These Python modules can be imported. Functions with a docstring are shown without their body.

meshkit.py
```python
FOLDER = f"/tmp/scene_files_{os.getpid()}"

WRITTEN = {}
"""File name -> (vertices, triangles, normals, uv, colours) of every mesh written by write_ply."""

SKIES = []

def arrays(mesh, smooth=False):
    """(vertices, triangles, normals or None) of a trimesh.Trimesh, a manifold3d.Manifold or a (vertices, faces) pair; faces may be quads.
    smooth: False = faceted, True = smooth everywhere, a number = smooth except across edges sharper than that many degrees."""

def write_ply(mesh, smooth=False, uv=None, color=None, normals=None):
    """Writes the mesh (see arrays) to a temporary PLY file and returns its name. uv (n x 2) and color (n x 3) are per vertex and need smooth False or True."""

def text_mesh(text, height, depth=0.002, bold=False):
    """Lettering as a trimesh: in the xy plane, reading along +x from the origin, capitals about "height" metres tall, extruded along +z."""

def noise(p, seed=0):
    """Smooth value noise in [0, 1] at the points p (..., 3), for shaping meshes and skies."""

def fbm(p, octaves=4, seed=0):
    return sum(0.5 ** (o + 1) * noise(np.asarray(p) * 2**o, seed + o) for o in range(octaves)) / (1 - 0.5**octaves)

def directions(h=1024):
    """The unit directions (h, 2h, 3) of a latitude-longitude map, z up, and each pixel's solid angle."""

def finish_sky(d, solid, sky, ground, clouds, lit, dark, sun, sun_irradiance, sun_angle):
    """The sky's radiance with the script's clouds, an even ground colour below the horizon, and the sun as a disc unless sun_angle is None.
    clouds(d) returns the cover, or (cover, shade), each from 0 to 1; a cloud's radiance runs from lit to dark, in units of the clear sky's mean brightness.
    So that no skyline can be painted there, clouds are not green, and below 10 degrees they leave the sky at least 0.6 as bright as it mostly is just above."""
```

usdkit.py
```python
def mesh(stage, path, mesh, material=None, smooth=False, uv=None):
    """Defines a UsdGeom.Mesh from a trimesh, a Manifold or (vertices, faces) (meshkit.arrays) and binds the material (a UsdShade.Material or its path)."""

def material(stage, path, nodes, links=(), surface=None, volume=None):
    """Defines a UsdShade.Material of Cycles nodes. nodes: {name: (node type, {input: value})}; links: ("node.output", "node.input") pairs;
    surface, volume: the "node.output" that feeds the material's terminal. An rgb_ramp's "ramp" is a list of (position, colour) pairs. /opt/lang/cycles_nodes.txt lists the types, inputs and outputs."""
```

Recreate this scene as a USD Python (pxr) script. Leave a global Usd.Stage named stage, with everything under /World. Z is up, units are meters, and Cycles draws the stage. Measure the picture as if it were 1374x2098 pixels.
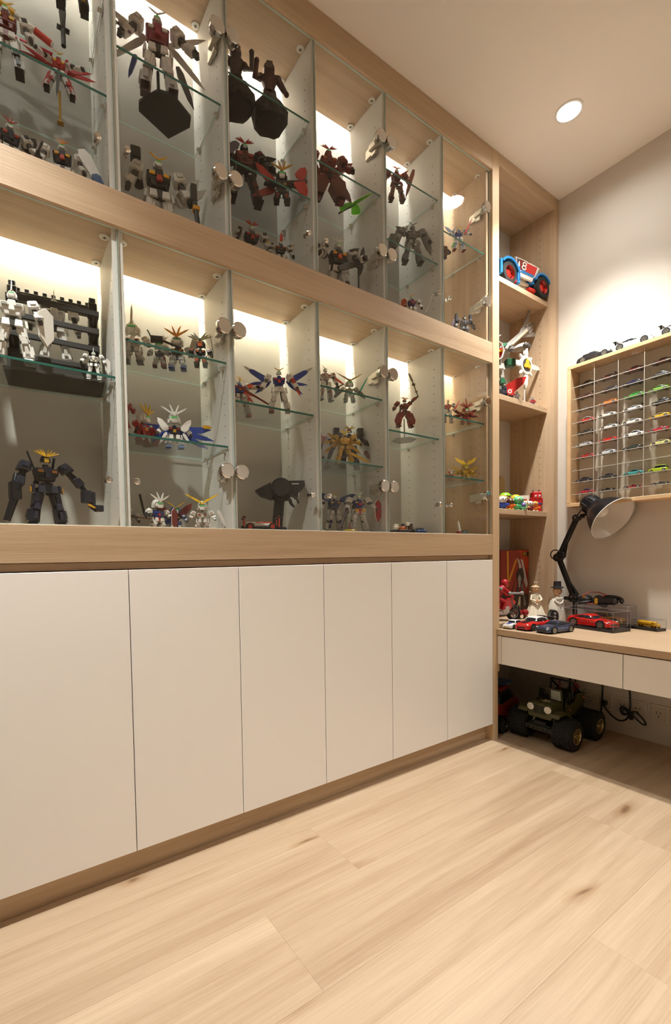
import math, random
import numpy as np, trimesh
import usdkit, meshkit
from pxr import Usd, UsdGeom, UsdShade, UsdLux, Gf, Sdf, Vt
from shapely.geometry import Polygon

stage = Usd.Stage.CreateInMemory()
UsdGeom.SetStageUpAxis(stage, 'Z'); UsdGeom.SetStageMetersPerUnit(stage, 1.0)
UsdGeom.Xform.Define(stage, '/World'); UsdGeom.Scope.Define(stage, '/World/Looks')
rnd = random.Random(7)
V = np.array

# ---------------------------------------------------------------- camera
cam = UsdGeom.Camera.Define(stage, '/World/camera')
CAM = V([-0.26885, -1.18708, 0.81440])
RM = V([[0.8323, 0.0344, -0.5532], [-0.5540, 0.0218, -0.8322], [-0.0166, 0.9992, 0.0372]])   # columns: right, up, back
m4 = np.eye(4); m4[:3, :3] = RM.T; m4[3, :3] = CAM
cam.AddTransformOp().Set(Gf.Matrix4d(*m4.ravel().tolist()))
cam.CreateHorizontalApertureAttr(36.0); cam.CreateVerticalApertureAttr(36.0 * 2098 / 1374)
cam.CreateFocalLengthAttr(937.466 / 1374 * 36)
cam.CreateHorizontalApertureOffsetAttr(66.272 / 1374 * 36); cam.CreateVerticalApertureOffsetAttr(127.477 / 1374 * 36)
cam.CreateClippingRangeAttr(Gf.Vec2f(0.02, 100))
cam.CreateExposureAttr(0.95)
LAMP_W, SPOT_W, LED_W = 165.0, 13.0, 122.0        # strength of the ceiling lamps and of the cabinet LED strips
LAMP_C, LED_LOW, LED_UP = (1.0, 0.99, 0.95), (1.0, 0.97, 0.78), (1.0, 0.95, 0.86)

# ---------------------------------------------------------------- materials
def mat(name, nodes, links=(), surface='p.BSDF'):
    return usdkit.material(stage, '/World/Looks/' + name, nodes, links, surface=surface)
_flat = {}
def lin(c):
    c = V(c, float) / 255.0
    return tuple(np.where(c <= .04045, c / 12.92, ((c + .055) / 1.055) ** 2.4))
def M(hexcol, rough=.42, metal=0., coat=0.):
    """plain plastic / metal of one sRGB colour"""
    key = (hexcol, rough, metal, coat)
    if key not in _flat:
        c = lin([int(hexcol[i:i + 2], 16) for i in (0, 2, 4)])
        _flat[key] = mat('plain_' + hexcol + '_%d_%d_%d' % (rough * 100, metal * 100, coat * 100),
                         {'p': ('principled_bsdf', {'base_color': c, 'roughness': rough, 'metallic': metal, 'coat_weight': coat})})
    return _flat[key]
def wood(name, dark, light, axis='x', scale=1., rough=.45, bump=.12, knots=False):
    st = {'x': (1.2, 26, 26), 'y': (26, 1.2, 26), 'z': (26, 26, 1.2)}[axis]
    st2 = {'x': (.5, 5, 5), 'y': (5, .5, 5), 'z': (5, 5, .5)}[axis]
    fine = {'x': (6, 330, 330), 'y': (330, 6, 330), 'z': (330, 330, 6)}[axis]
    n = {'g': ('geometry', {}), 'o': ('object_info', {}),
         'off': ('mix', {'mix_type': 'add', 'fac': 1.0, 'color2': (0, 0, 0)}),
         'ofs': ('mix', {'mix_type': 'multiply', 'fac': 1.0, 'color2': (37, 41, 29)}),
         'm1': ('mapping', {'scale': tuple(scale * a for a in st)}), 'm2': ('mapping', {'scale': tuple(scale * a for a in st2)}), 'm3': ('mapping', {'scale': fine}),
         'n1': ('noise_texture', {'scale': 1.0, 'detail': 5, 'roughness': .6, 'distortion': .6}),
         'n2': ('noise_texture', {'scale': 1.0, 'detail': 3, 'roughness': .5, 'distortion': 1.2}),
         'n3': ('noise_texture', {'scale': 1.0, 'detail': 2, 'roughness': .5}),
         'a': ('mix', {'mix_type': 'mix', 'fac': .45}), 'b': ('mix', {'mix_type': 'mix', 'fac': .22}),
         'r': ('rgb_ramp', {'ramp': [(.30, dark), (.48, tuple(.5 * (V(dark) + V(light)))), (.66, light)]}),
         'bp': ('bump', {'strength': bump, 'distance': .002}),
         'p': ('principled_bsdf', {'roughness': rough})}
    l = [('o.random', 'ofs.color1'), ('g.position', 'off.color1'), ('ofs.color', 'off.color2')]
    l += [('off.color', m + '.vector') for m in ('m1', 'm2', 'm3')]
    l += [('m1.vector', 'n1.vector'), ('m2.vector', 'n2.vector'), ('m3.vector', 'n3.vector'), ('n1.fac', 'a.color1'), ('n2.fac', 'a.color2'),
          ('a.color', 'b.color1'), ('n3.fac', 'b.color2'), ('b.color', 'r.fac'), ('r.color', 'p.base_color'), ('n3.fac', 'bp.height'), ('bp.normal', 'p.normal')]
    if knots:
        ks = {'x': (1.1, 4.2, 4.2), 'y': (4.2, 1.1, 4.2)}[axis]
        n.update({'mk': ('mapping', {'scale': ks}), 'v': ('voronoi_texture', {'dimensions': '2D', 'scale': 1.0, 'randomness': 1.0}), 'nk': ('noise_texture', {'scale': 2.2, 'detail': 3}),
                  'dk': ('mix', {'mix_type': 'linear_light', 'fac': .16}),
                  'kr': ('rgb_ramp', {'ramp': [(.0, (.30, .20, .13)), (.014, (.46, .35, .25)), (.03, (.80, .72, .63)), (.085, (1, 1, 1))]}), 'km': ('mix', {'mix_type': 'multiply', 'fac': .85})})
        l = [x for x in l if x != ('r.color', 'p.base_color')] + [('off.color', 'mk.vector'), ('mk.vector', 'dk.color1'), ('mk.vector', 'nk.vector'), ('nk.color', 'dk.color2'),
             ('dk.color', 'v.vector'), ('v.distance', 'kr.fac'), ('r.color', 'km.color1'), ('kr.color', 'km.color2'), ('km.color', 'p.base_color')]
    return mat(name, n, l)
OAK_D, OAK_L = lin((168, 138, 106)), lin((206, 180, 149))
W_X = wood('oak_laminate_x', OAK_D, OAK_L, 'x')
W_Y = wood('oak_laminate_y', OAK_D, OAK_L, 'y')
W_Z = wood('oak_laminate_z', OAK_D, OAK_L, 'z')
EDGE_Z = wood('oak_edge_band', lin((186, 156, 120)), lin((212, 184, 148)), 'z')
PALE = wood('pale_ash_wood', lin((205, 165, 120)), lin((228, 194, 150)), 'y', rough=.5)
FLOOR_M = [wood('floor_oak_%s' % k, lin(d), lin(e), 'x', .9, .42, .10, True) for k, d, e in (('a', (160, 131, 101), (205, 181, 152)), ('b', (161, 132, 102), (206, 182, 153)), ('c', (158, 129, 99), (203, 179, 150)))]
def paint(name, c, rough=.6, amp=.02, sc=90, bump=.06):
    return mat(name, {'g': ('geometry', {}), 'n': ('noise_texture', {'scale': sc, 'detail': 3}), 'b': ('bump', {'strength': bump, 'distance': .001}),
                      'p': ('principled_bsdf', {'base_color': c, 'roughness': rough})},
               [('g.position', 'n.vector'), ('n.fac', 'b.height'), ('b.normal', 'p.normal')])
WALL_M = paint('wall_paint', lin((208, 199, 187)))
CEIL_M = paint('ceiling_paint', lin((242, 236, 228)))
CAB_WHITE = paint('white_cabinet_lacquer', lin((240, 236, 230)), .38, sc=40, bump=.02)
INNER_WHITE = paint('white_melamine', lin((226, 224, 218)), .45, sc=60, bump=.03)
BACK_M = paint('grey_back_panel', lin((186, 181, 171)), .7, sc=300, bump=.10)
WHITE_EDGE = M('e6e4de', .35)
def pane(name, tint, gl=1.0, f0=.04):
    """thin clear sheet: looks straight through, mirrors more at a glancing angle"""
    return mat(name, {'t': ('transparent_bsdf', {'color': tint}), 'g': ('glossy_bsdf', {'color': (gl, gl, gl), 'roughness': 0.0}), 'w': ('layer_weight', {'blend': .5}),
                      'k': ('math', {'math_type': 'power', 'value2': 5.5}), 'f': ('math', {'math_type': 'multiply_add', 'value2': 1 - f0, 'value3': f0}), 'mx': ('mix_closure', {})},
               [('w.facing', 'k.value1'), ('k.value', 'f.value1'), ('f.value', 'mx.fac'), ('t.BSDF', 'mx.closure1'), ('g.BSDF', 'mx.closure2')], 'mx.closure')
GLASS = pane('clear_door_glass', (.985, .992, .987), 1.0, .016)
SHELF_GLASS = pane('clear_shelf_glass', (.98, .992, .985), .9, .016)
ACRYL = pane('clear_acrylic', (.99, .99, .99), .8, .025)
SMOKE = pane('smoky_acrylic', (.945, .935, .945), .9, .03)
EDGE_G = mat('green_glass_edge', {'p': ('principled_bsdf', {'base_color': (.03, .13, .10), 'roughness': .12, 'emission_strength': 0.0})})
EDGE_D = mat('dim_glass_edge', {'p': ('principled_bsdf', {'base_color': (.46, .52, .47), 'roughness': .2})})
EDGE_L = mat('pale_glass_edge', {'p': ('principled_bsdf', {'base_color': (.55, .66, .60), 'roughness': .12})})
CHROME = M('d8d6d2', .07, 1.0)
STEEL = M('d2ccbe', .28, .45)
def emit(name, c, s):
    return mat(name, {'e': ('emission', {'color': c, 'strength': s})}, (), 'e.emission')
LAMP_E = [emit('downlight_glow_%d' % i, LAMP_C, LAMP_W * k) for i, k in enumerate((1., 1., .35, .3))]
LED_E = {0: emit('led_glow_lower', LED_LOW, LED_W), 1: emit('led_glow_upper', LED_UP, LED_W)}

# ---------------------------------------------------------------- prims
_used = {}
def numbered(path):
    k = _used.get(path, 0); _used[path] = k + 1
    return path if k == 0 else '%s_%03d' % (path, k)
def thing(name, label, cat, loc=(0, 0, 0), rz=0., group=None, kind=None):
    x = UsdGeom.Xform.Define(stage, numbered('/World/' + name)); p = x.GetPrim()
    x.AddTranslateOp().Set(Gf.Vec3d(*map(float, loc)))
    if rz: x.AddRotateZOp().Set(float(rz))
    tag(p, label, cat, group, kind)
    return p
def tag(p, label=None, cat=None, group=None, kind=None):
    for k, v in (('label', label), ('category', cat), ('group', group), ('kind', kind)):
        if v: p.SetCustomDataByKey(k, v)
    return p
class B:
    """collects shapes into one mesh"""
    def __init__(s): s.v, s.f, s.n, s.T = [], [], 0, [np.eye(4)]
    def add(s, v, f, T=None):
        v = np.asarray(v, float); t = s.T[-1] if T is None else s.T[-1] @ T
        v = v @ t[:3, :3].T + t[:3, 3]
        f = np.asarray(f)
        if np.linalg.det(t[:3, :3]) < 0: f = f[:, ::-1]
        s.v.append(v); s.f.append(f + s.n); s.n += len(v); return s
    def tm(s, m, T=None): return s.add(m.vertices, m.faces, T)
    def box(s, c, d, ch=None, tx=1., ty=1., T=None, shift=(0, 0)):
        """chamfered box, centre c, size d; the top is scaled by tx, ty and shifted"""
        c, d = V(c, float), V(d, float)
        ch = .12 * d.min() if ch is None else ch
        v = CB_S * (d / 2 - CB_C * ch)
        k = (v[:, 2] + d[2] / 2) / d[2]
        v[:, 0] = v[:, 0] * (1 + (tx - 1) * k) + shift[0] * k; v[:, 1] = v[:, 1] * (1 + (ty - 1) * k) + shift[1] * k
        return s.add(v + c, CB_F, T)
    def b2(s, lo, hi, ch=.0008):
        lo, hi = V(lo, float), V(hi, float); return s.box((lo + hi) / 2, hi - lo, ch)
    def tube(s, pts, r, n=8, cap=True):
        pts = V(pts, float); r = np.broadcast_to(r, len(pts)).astype(float)
        t = np.gradient(pts, axis=0); t /= np.linalg.norm(t, axis=1)[:, None] + 1e-12
        u = np.cross(t[0], (0, 0, 1) if abs(t[0][2]) < .9 else (1, 0, 0)); u /= np.linalg.norm(u)
        a = np.arange(n) * 2 * np.pi / n; vs = []
        for p, d, q in zip(pts, t, r):
            u = u - d * (u @ d); u /= np.linalg.norm(u); w = np.cross(d, u)
            vs.append(p + q * (np.cos(a)[:, None] * u + np.sin(a)[:, None] * w))
        v = np.vstack(vs); f = []
        for i in range(len(pts) - 1):
            for j in range(n):
                k = (j + 1) % n; f += [[i * n + j, i * n + k, (i + 1) * n + k], [i * n + j, (i + 1) * n + k, (i + 1) * n + j]]
        if cap:
            L = (len(pts) - 1) * n; v = np.vstack([v, pts[0], pts[-1]]); m = len(v)
            for j in range(n):
                k = (j + 1) % n; f += [[k, j, m - 2], [L + j, L + k, m - 1]]
        return s.add(v, f)
    def cyl(s, p0, p1, r0, r1=None, n=16): return s.tube([p0, p1], [r0, r0 if r1 is None else r1], n)
    def lathe(s, prof, c=(0, 0, 0), n=24, T=None, sy=1.):
        prof = V(prof, float); a = np.arange(n) * 2 * np.pi / n; k = len(prof)
        v = np.stack([np.outer(prof[:, 0], np.cos(a)), np.outer(prof[:, 0], np.sin(a)) * sy, np.repeat(prof[:, 1][:, None], n, 1)], -1).reshape(-1, 3) + V(c)
        f = []
        for i in range(k - 1):
            for j in range(n):
                q = (j + 1) % n; f += [[i * n + j, i * n + q, (i + 1) * n + q], [i * n + j, (i + 1) * n + q, (i + 1) * n + j]]
        return s.add(v, f, T)
    def ball(s, c, r, sub=2, T=None):
        m = trimesh.creation.icosphere(sub, 1.0); return s.add(m.vertices * V(r) + V(c), m.faces, T)
    def extr(s, poly, d, T=None):
        """polygon in xy extruded by d along +z (centred)"""
        m = trimesh.creation.extrude_polygon(Polygon(poly).buffer(0), d, engine='earcut'); m.apply_translation((0, 0, -d / 2))
        return s.tm(m, T)
    def put(s, name, material, parent='/World', smooth=False, label=None, cat=None, group=None, kind=None):
        pa = parent if isinstance(parent, str) else str(parent.GetPath())
        m = usdkit.mesh(stage, numbered(pa + '/' + name), (np.vstack(s.v), np.vstack(s.f)), material, smooth=smooth)
        return tag(m.GetPrim(), label, cat, group, kind)
_p = V([(sx * 1, sy, sz) for sx in (-1, 1) for sy in (-1, 1) for sz in (-1, 1)], float)
CB_S = np.repeat(_p, 3, 0); CB_C = np.tile(1 - np.eye(3), (8, 1))      # 3 points per corner, each flush with one face
_h = trimesh.Trimesh(CB_S * (1 - CB_C * .2), process=False).convex_hull
_tree = [int(np.argmin(np.linalg.norm(CB_S * (1 - CB_C * .2) - q, axis=1))) for q in _h.vertices]
CB_F = V(_tree)[_h.faces]
def tr(x=0, y=0, z=0):
    t = np.eye(4); t[:3, 3] = (x, y, z); return t
def rot(ax, deg):
    return trimesh.transformations.rotation_matrix(math.radians(deg), {'x': (1, 0, 0), 'y': (0, 1, 0), 'z': (0, 0, 1)}[ax] if isinstance(ax, str) else ax)
def sc(x, y=None, z=None): return np.diag([x, x if y is None else y, x if z is None else z, 1.])
def frame(o, zdir, xdir=None):
    """transform whose z axis points along zdir, at o"""
    z = V(zdir, float); z /= np.linalg.norm(z)
    x = V(xdir if xdir is not None else ((0, 0, 1) if abs(z[2]) < .9 else (1, 0, 0)), float); x = x - z * (x @ z); x /= np.linalg.norm(x)
    t = np.eye(4); t[:3, 0], t[:3, 1], t[:3, 2], t[:3, 3] = x, np.cross(z, x), z, o
    return t
def one(lo, hi, name, material, parent='/World', ch=.0008, **k): return B().b2(lo, hi, ch).put(name, material, parent, **k)

# ---------------------------------------------------------------- the room
XL, XR, YF, YB, ZC = -2.3, 2.030, -2.75, 0.262, 2.5056
S_ = dict(kind='structure')
one((XR, YF, -.02), (XR + .1, YB + .1, ZC + .1), 'wall_right', WALL_M, **S_)
one((XL - .1, YF, -.02), (XL, YB + .1, ZC + .1), 'wall_left', WALL_M, **S_)
one((XL, YB, -.02), (XR, YB + .1, ZC + .1), 'wall_back', WALL_M, **S_)
one((XL - .1, YF - .1, -.02), (XR + .1, YF, ZC + .1), 'wall_front', WALL_M, **S_)
LAMPS = [(1.610, -.253), (-.42, -.50), (1.48, -1.93), (.74, -1.95)]
def ceiling():
    from shapely.geometry import box as sbox, Point
    g = sbox(XL, YF, XR, YB)
    for x, y in LAMPS: g = g.difference(Point(x, y).buffer(.046, 24))
    b = B(); m = trimesh.creation.extrude_polygon(g, .12, engine='earcut'); m.apply_translation((0, 0, ZC)); b.tm(m)
    b.put('ceiling', CEIL_M, **S_)
ceiling()
fl = thing('floor', None, None, kind='structure')
one((XL, YF, -.03), (XR, YB, -.0042), 'underlay', M('6b5138', .8), fl)
row, y = 0, YB
PW, PL = .221, 1.22
offs = [.484 - PL, .211 - PL, 1.218 - PL, .75 - PL, .02 - PL, .93 - PL, .42 - PL]
y = -.070
rows = [(.151 + k * -PW, ) for k in range(14)]
for k in range(15):
    y1 = .151 + PW - k * PW; y0 = y1 - PW
    x = offs[(k - 2) % 7] - PL * 2
    y0c, y1c = max(y0, YF), min(y1, YB)
    if y1c - y0c < .005: continue
    while x < XR:
        a, c = max(x, XL), min(x + PL, XR)
        if c - a > .01:
            one((a + .0001, y0c + .0001, -.004), (c - .0001, y1c - .0001, 0), 'plank', FLOOR_M[(k * 2 + int((x + 10) / PL)) % 3], fl, ch=.00022)
        x += PL
for i, (x, y) in enumerate(LAMPS):
    t = thing('ceiling_downlight', 'recessed round ceiling downlight glowing above the desk corner' if i == 0 else
              'recessed ceiling downlight %s' % ['', 'near the ceiling edge above the left glass doors', 'behind the camera on the desk side', 'behind the camera in the middle of the ceiling'][i], 'downlight', (x, y, ZC))
    B().lathe([(.049, .0), (.049, -.003), (.041, -.003), (.0405, .028), (.044, .028), (.046, .0)], n=32).put('trim_ring', M('efece6', .3), t, smooth=30)
    B().lathe([(.0, .012), (.0402, .012), (.0402, .016), (0, .016)], n=32).put('lamp_disc', LAMP_E[i], t)
    sp = UsdLux.SphereLight.Define(stage, str(t.GetPath()) + '/beam'); sp.CreateRadiusAttr(.03); sp.CreateIntensityAttr(SPOT_W / .0036 * (.66, .82, .46, .36)[i]); sp.CreateColorAttr(Gf.Vec3f(*LAMP_C))
    sp.AddTranslateOp().Set(Gf.Vec3d(0, 0, -.034)); sh_ = UsdLux.ShapingAPI.Apply(sp.GetPrim()); sh_.CreateShapingConeAngleAttr((47., 44., 54., 33.)[i]); sh_.CreateShapingConeSoftnessAttr(1.)

# ---------------------------------------------------------------- wall of cabinets
X0, X1 = -.9, 1.5                                  # cells of .3 m from X0 to X1
SEAMS = [-.9 + .3 * i for i in range(9)]
ZL, ZB0, ZB1, ZT = .8976, 1.6215, 1.7073, 2.4168   # ledge top, middle beam, upper opening top
YBK, YLED = .235, .192
base = thing('base_cabinet', 'long white base cabinet with flat handleless doors and oak toe kick', 'cabinet')
one((X0, .0375, 0), (X1, .05, .076), 'toe_kick', W_X, base)
one((X0, .018, .0741), (X1, YBK, .79), 'carcass', INNER_WHITE, base)
one((X0, .020, .792), (X1, .24, .8100), 'finger_recess', W_X, base)
for i in range(8):
    one((SEAMS[i] + .0011, 0, .0741), (SEAMS[i + 1] - .0011, .0175, .790), 'door', CAB_WHITE, base, ch=.001)
one((X0, 0, .8110), (X1, .24, ZL), 'ledge', W_X, base, ch=.001)
low = thing('display_cabinet', 'lower row of lit glass-fronted display cells above the white base cabinet', 'display cabinet')
upp = thing('display_cabinet', 'upper row of lit glass-fronted display cells under the ceiling', 'display cabinet')
one((X0, 0, ZB0), (X1, .0095, ZB1), 'beam', W_X, low, ch=.001)
one((X0, 0, ZT), (X1, .0095, ZC), 'fascia', W_X, upp, ch=.001)
for lvl, cabt, z0, z1, zled in ((0, low, ZL, ZB0, 1.684), (1, upp, ZB1, ZT, 2.478)):
    one((X0, .0095, z1), (X1, YLED, z1 + .018), 'top_board', W_X, cabt)
    if lvl: one((X0, .0095, z0 - .018), (X1, .24, z0), 'bottom_board', W_X, cabt)
    one((X0, YBK, z0), (X1, .243, zled + .004), 'back_panel', BACK_M, cabt)
    one((X0, YLED - .006, zled - .002), (X1, .243, zled + .004), 'led_channel', M('f0eee8', .4), cabt) if 0 else None
    for i, x in enumerate(SEAMS):
        last, first = i == 8, i == 0
        a, c = (x - .018, x) if last else (x, x + .018) if first else (x - .009, x + .009)
        one((a, .0175, z0), (c, YBK, zled), 'end_panel' if last or first else 'divider', W_Z if last or first else INNER_WHITE, cabt)
        if not (last or first): one((a, .0165, z0) if i != 3 else (a - .004, .0165, z0), (c, .0176, z1) if i != 3 else (c + .004, .0176, z1), 'divider_edge', WHITE_EDGE, cabt, ch=.0003)
    hb = B()
    for i, x in enumerate(SEAMS):
        for side in (-1, 1):
            if (i == 0 and side < 0) or (i == 8 and side > 0): continue
            xs = x + side * .009 if 0 < i < 8 else (x + .018 if i == 0 else x - .018)
            for yy in (.052, .186):
                for zz in np.arange(z0 + .075, z1 - .06, .032):
                    hb.cyl((xs - side * .001, yy, zz), (xs + side * .0002, yy, zz), .0022, n=6)
    hb.put('pin_hole', M('6a6258', .8), cabt, kind='stuff')
    for i in range(8):
        x, c = SEAMS[i], SEAMS[i + 1]
        one((x + .012, .194, zled - .003), (c - .012, .202, zled), 'led_strip', LED_E[lvl], cabt, ch=.0005)
        for xx in ((c - .021, x + .021) if i == 3 and not lvl else (c - .021,)):
            for yy in (.055, .172):
                cp = B().lathe([(0, -.0035), (.0105, -.0035), (.012, -.0025), (.012, 0), (0, 0)], (xx, yy, z1), n=20).put('fitting_cap', M('ece8de', .4), cabt, smooth=30)
                B().box((xx, yy, z1 - .0037), (.010, .0022, .0008)).box((xx, yy, z1 - .0037), (.0022, .010, .0008)).put('slot', M('4a3c2c', .6), cp)
        # glass doors: hinges on seams .3, .9, 1.5, knobs on 0, .6, 1.2
        d = thing('glass_door', None, None) if 0 else None
        g = one((x + .0012, .0100, z0 + .002), (c - .0012, .0150, z1 - .0015), 'glass_door', GLASS, cabt, ch=.0002)
        for zz, hh in ((z0, .0012), (z1 - .0015, .0012)):
            one((x + .0012, .0098, zz + .0008), (c - .0012, .0152, zz + .0008 + hh), 'pane_edge', EDGE_L, g, ch=.0002)
        for xx in (x + .0009, c - .0018):
            one((xx, .0098, z0 + .002), (xx + .0009, .0152, z1 - .0015), 'pane_edge', EDGE_D, g, ch=.0002)
        hr = round(c / .3) % 2 == 1                      # hinge on the right-hand side?
        for zz in (z0 + .1625, z1 - .1645):
            hx = c - .0275 if hr else x + .0185
            if c > 1.49 and hr: hx = c - .034
            h = B().lathe([(0, .0135), (.0185, .0135), (.0215, .011), (.0218, 0), (0, 0)], T=frame((hx, .0095, zz), (0, -1, 0)), n=28).put('hinge_cap', CHROME, g, smooth=30)
            hb = B(); s = 1 if hr else -1; wx = (c - .009 if c < 1.49 else c - .018) if hr else x + .009
            hb.cyl((hx, .015, zz), (hx, .024, zz), .0165, n=20)
            hb.box((hx + s * .006, .044, zz + .004), (.014, .044, .022), .002); hb.box((wx - s * .005, .066, zz), (.009, .058, .034), .002)
            hb.box((wx - s * .008, .050, zz - .020), (.010, .024, .014), .002)
            hb.put('hinge_arm', STEEL, g)
        kx, kz = (x + .026, 0) if hr else (c - .040, 0)
        kz = 1.010 if not lvl else 1.811
        B().lathe([(0, .019), (.0055, .0185), (.0085, .015), (.0085, .011), (.0045, .007), (.0045, 0), (.007, -.0), (.007, -.008), (0, -.008)][::-1], T=frame((kx, .010, kz), (0, -1, 0)), n=18).put('knob', CHROME, g, smooth=40)
# glass shelves
def shelf(i, z, what):
    x, c = SEAMS[i + 2] + .0115, SEAMS[i + 3] - .0115
    if i == 5: c -= .009
    t = thing('glass_shelf', what, 'shelf', (0, 0, 0), group=None)
    B().b2((x, .0275, z - .0055), (c, .2250, z), .0003).put('pane', SHELF_GLASS, t)
    one((x, .0262, z - .0056), (c, .0276, z + .0001), 'front_edge', EDGE_G, t, ch=.0003)
    one((x, .2249, z - .0056), (c, .2262, z + .0001), 'rear_edge', EDGE_L, t, ch=.0003)
    for xx in (x, c - .0012): one((xx, .028, z - .0056), (xx + .0012, .2248, z + .0001), 'side_edge', EDGE_L, t, ch=.0003)
    for xx, s in ((x - .0024, 1), (c + .0024, -1)):
        for yy in (.052, .186):
            b = B().cyl((xx, yy, z - .0095), (xx + s * .012, yy, z - .0095), .0035, n=10); b.box((xx + s * .002, yy, z - .009), (.002, .012, .016)); b.box((xx + s * .0065, yy, z - .0068), (.009, .009, .0022), .0004)
            b.put('shelf_pin', STEEL, t)
CELL = ['first', 'second', 'third', 'fourth', 'fifth', 'sixth']
for i, z, nm in ((0, 1.27, 'lower'), (1, 1.37, 'lower'), (1, 1.135, 'lower'), (2, 1.27, 'lower'), (3, 1.371, 'lower'), (3, 1.135, 'lower'), (4, 1.271, 'lower'), (5, 1.372, 'lower'), (5, 1.132, 'lower'),
                 (0, 2.170, 'upper'), (0, 1.943, 'upper'), (1, 2.076, 'upper'), (2, 2.178, 'upper'), (2, 1.943, 'upper'), (3, 2.077, 'upper'), (4, 2.183, 'upper'), (4, 1.943, 'upper'), (5, 2.082, 'upper')):
    many = (i, nm) in ((1, 'lower'), (3, 'lower'), (5, 'lower'), (0, 'upper'), (2, 'upper'), (4, 'upper'))
    pos = '' if not many else ('upper ' if z in (1.37, 1.371, 1.372, 2.170, 2.178, 2.183) else 'lower ')
    shelf(i, z, '%sglass shelf with green edge in the %s cell from the left, %s display row' % (pos, CELL[i], nm))

# ---------------------------------------------------------------- open shelf unit
us = thing('open_shelf_unit', 'tall narrow oak shelf unit with open bays between glass cabinet and right wall', 'shelf unit')
one((1.5005, -.0005, .30), (1.5470, .237, ZC - .0005), 'side_panel', EDGE_Z, us, ch=.001)
one((1.5005, -.0005, 0), (1.5365, .237, .2998), 'side_panel', EDGE_Z, us, ch=.001)
one((1.993, .0, .508), (XR - .0005, .237, ZC - .0005), 'side_panel', W_Z, us, ch=.001)
one((1.547, .229, .30), (1.993, .237, ZC - .0005), 'back_panel', paint('grey_white_back', lin((205, 200, 192)), .6), us)
one((1.547, .0, 2.452), (1.993, .229, ZC - .0005), 'top_board', W_X, us)
SHZ = (2.034, 1.5245, 1.0185)
for z in SHZ: one((1.548, .034, z - .0245), (1.9925, .2288, z), 'shelf', W_X, us, ch=.001)
one((1.5475, .0, .4895), (XR - .001, .2288, .509), 'bottom_board', W_X, us, ch=.001)
hb = B()
for yy in (.07, .20):
    for zz in np.arange(.65, 2.40, .032): hb.cyl((1.9932, yy, zz), (1.9926, yy, zz), .0022, n=6)
hb.put('pin_hole', M('5a4630', .8), us, kind='stuff')

# ---------------------------------------------------------------- desk
dk = thing('built_in_desk', 'low built-in oak desk with white drawers running along the right wall', 'desk')
one((1.5245, -2.2, .4625), (XR - .0005, -.0015, .489), 'desk_top', W_Y, dk, ch=.0012)
one((1.548, -2.2, .336), (XR - .001, -.004, .4600), 'drawer_box', M('c9bda8', .5), dk)
one((1.530, -.0190, .336), (1.548, -.0015, .4590), 'filler_strip', CAB_WHITE, dk)
for i, (a, c) in enumerate(((-.4825, -.0205), (-.9465, -.4845), (-1.41, -.9485), (-2.2, -1.412))): one((1.530, a, .336), (1.5475, c, .4575), 'drawer', CAB_WHITE, dk, ch=.001)
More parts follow.
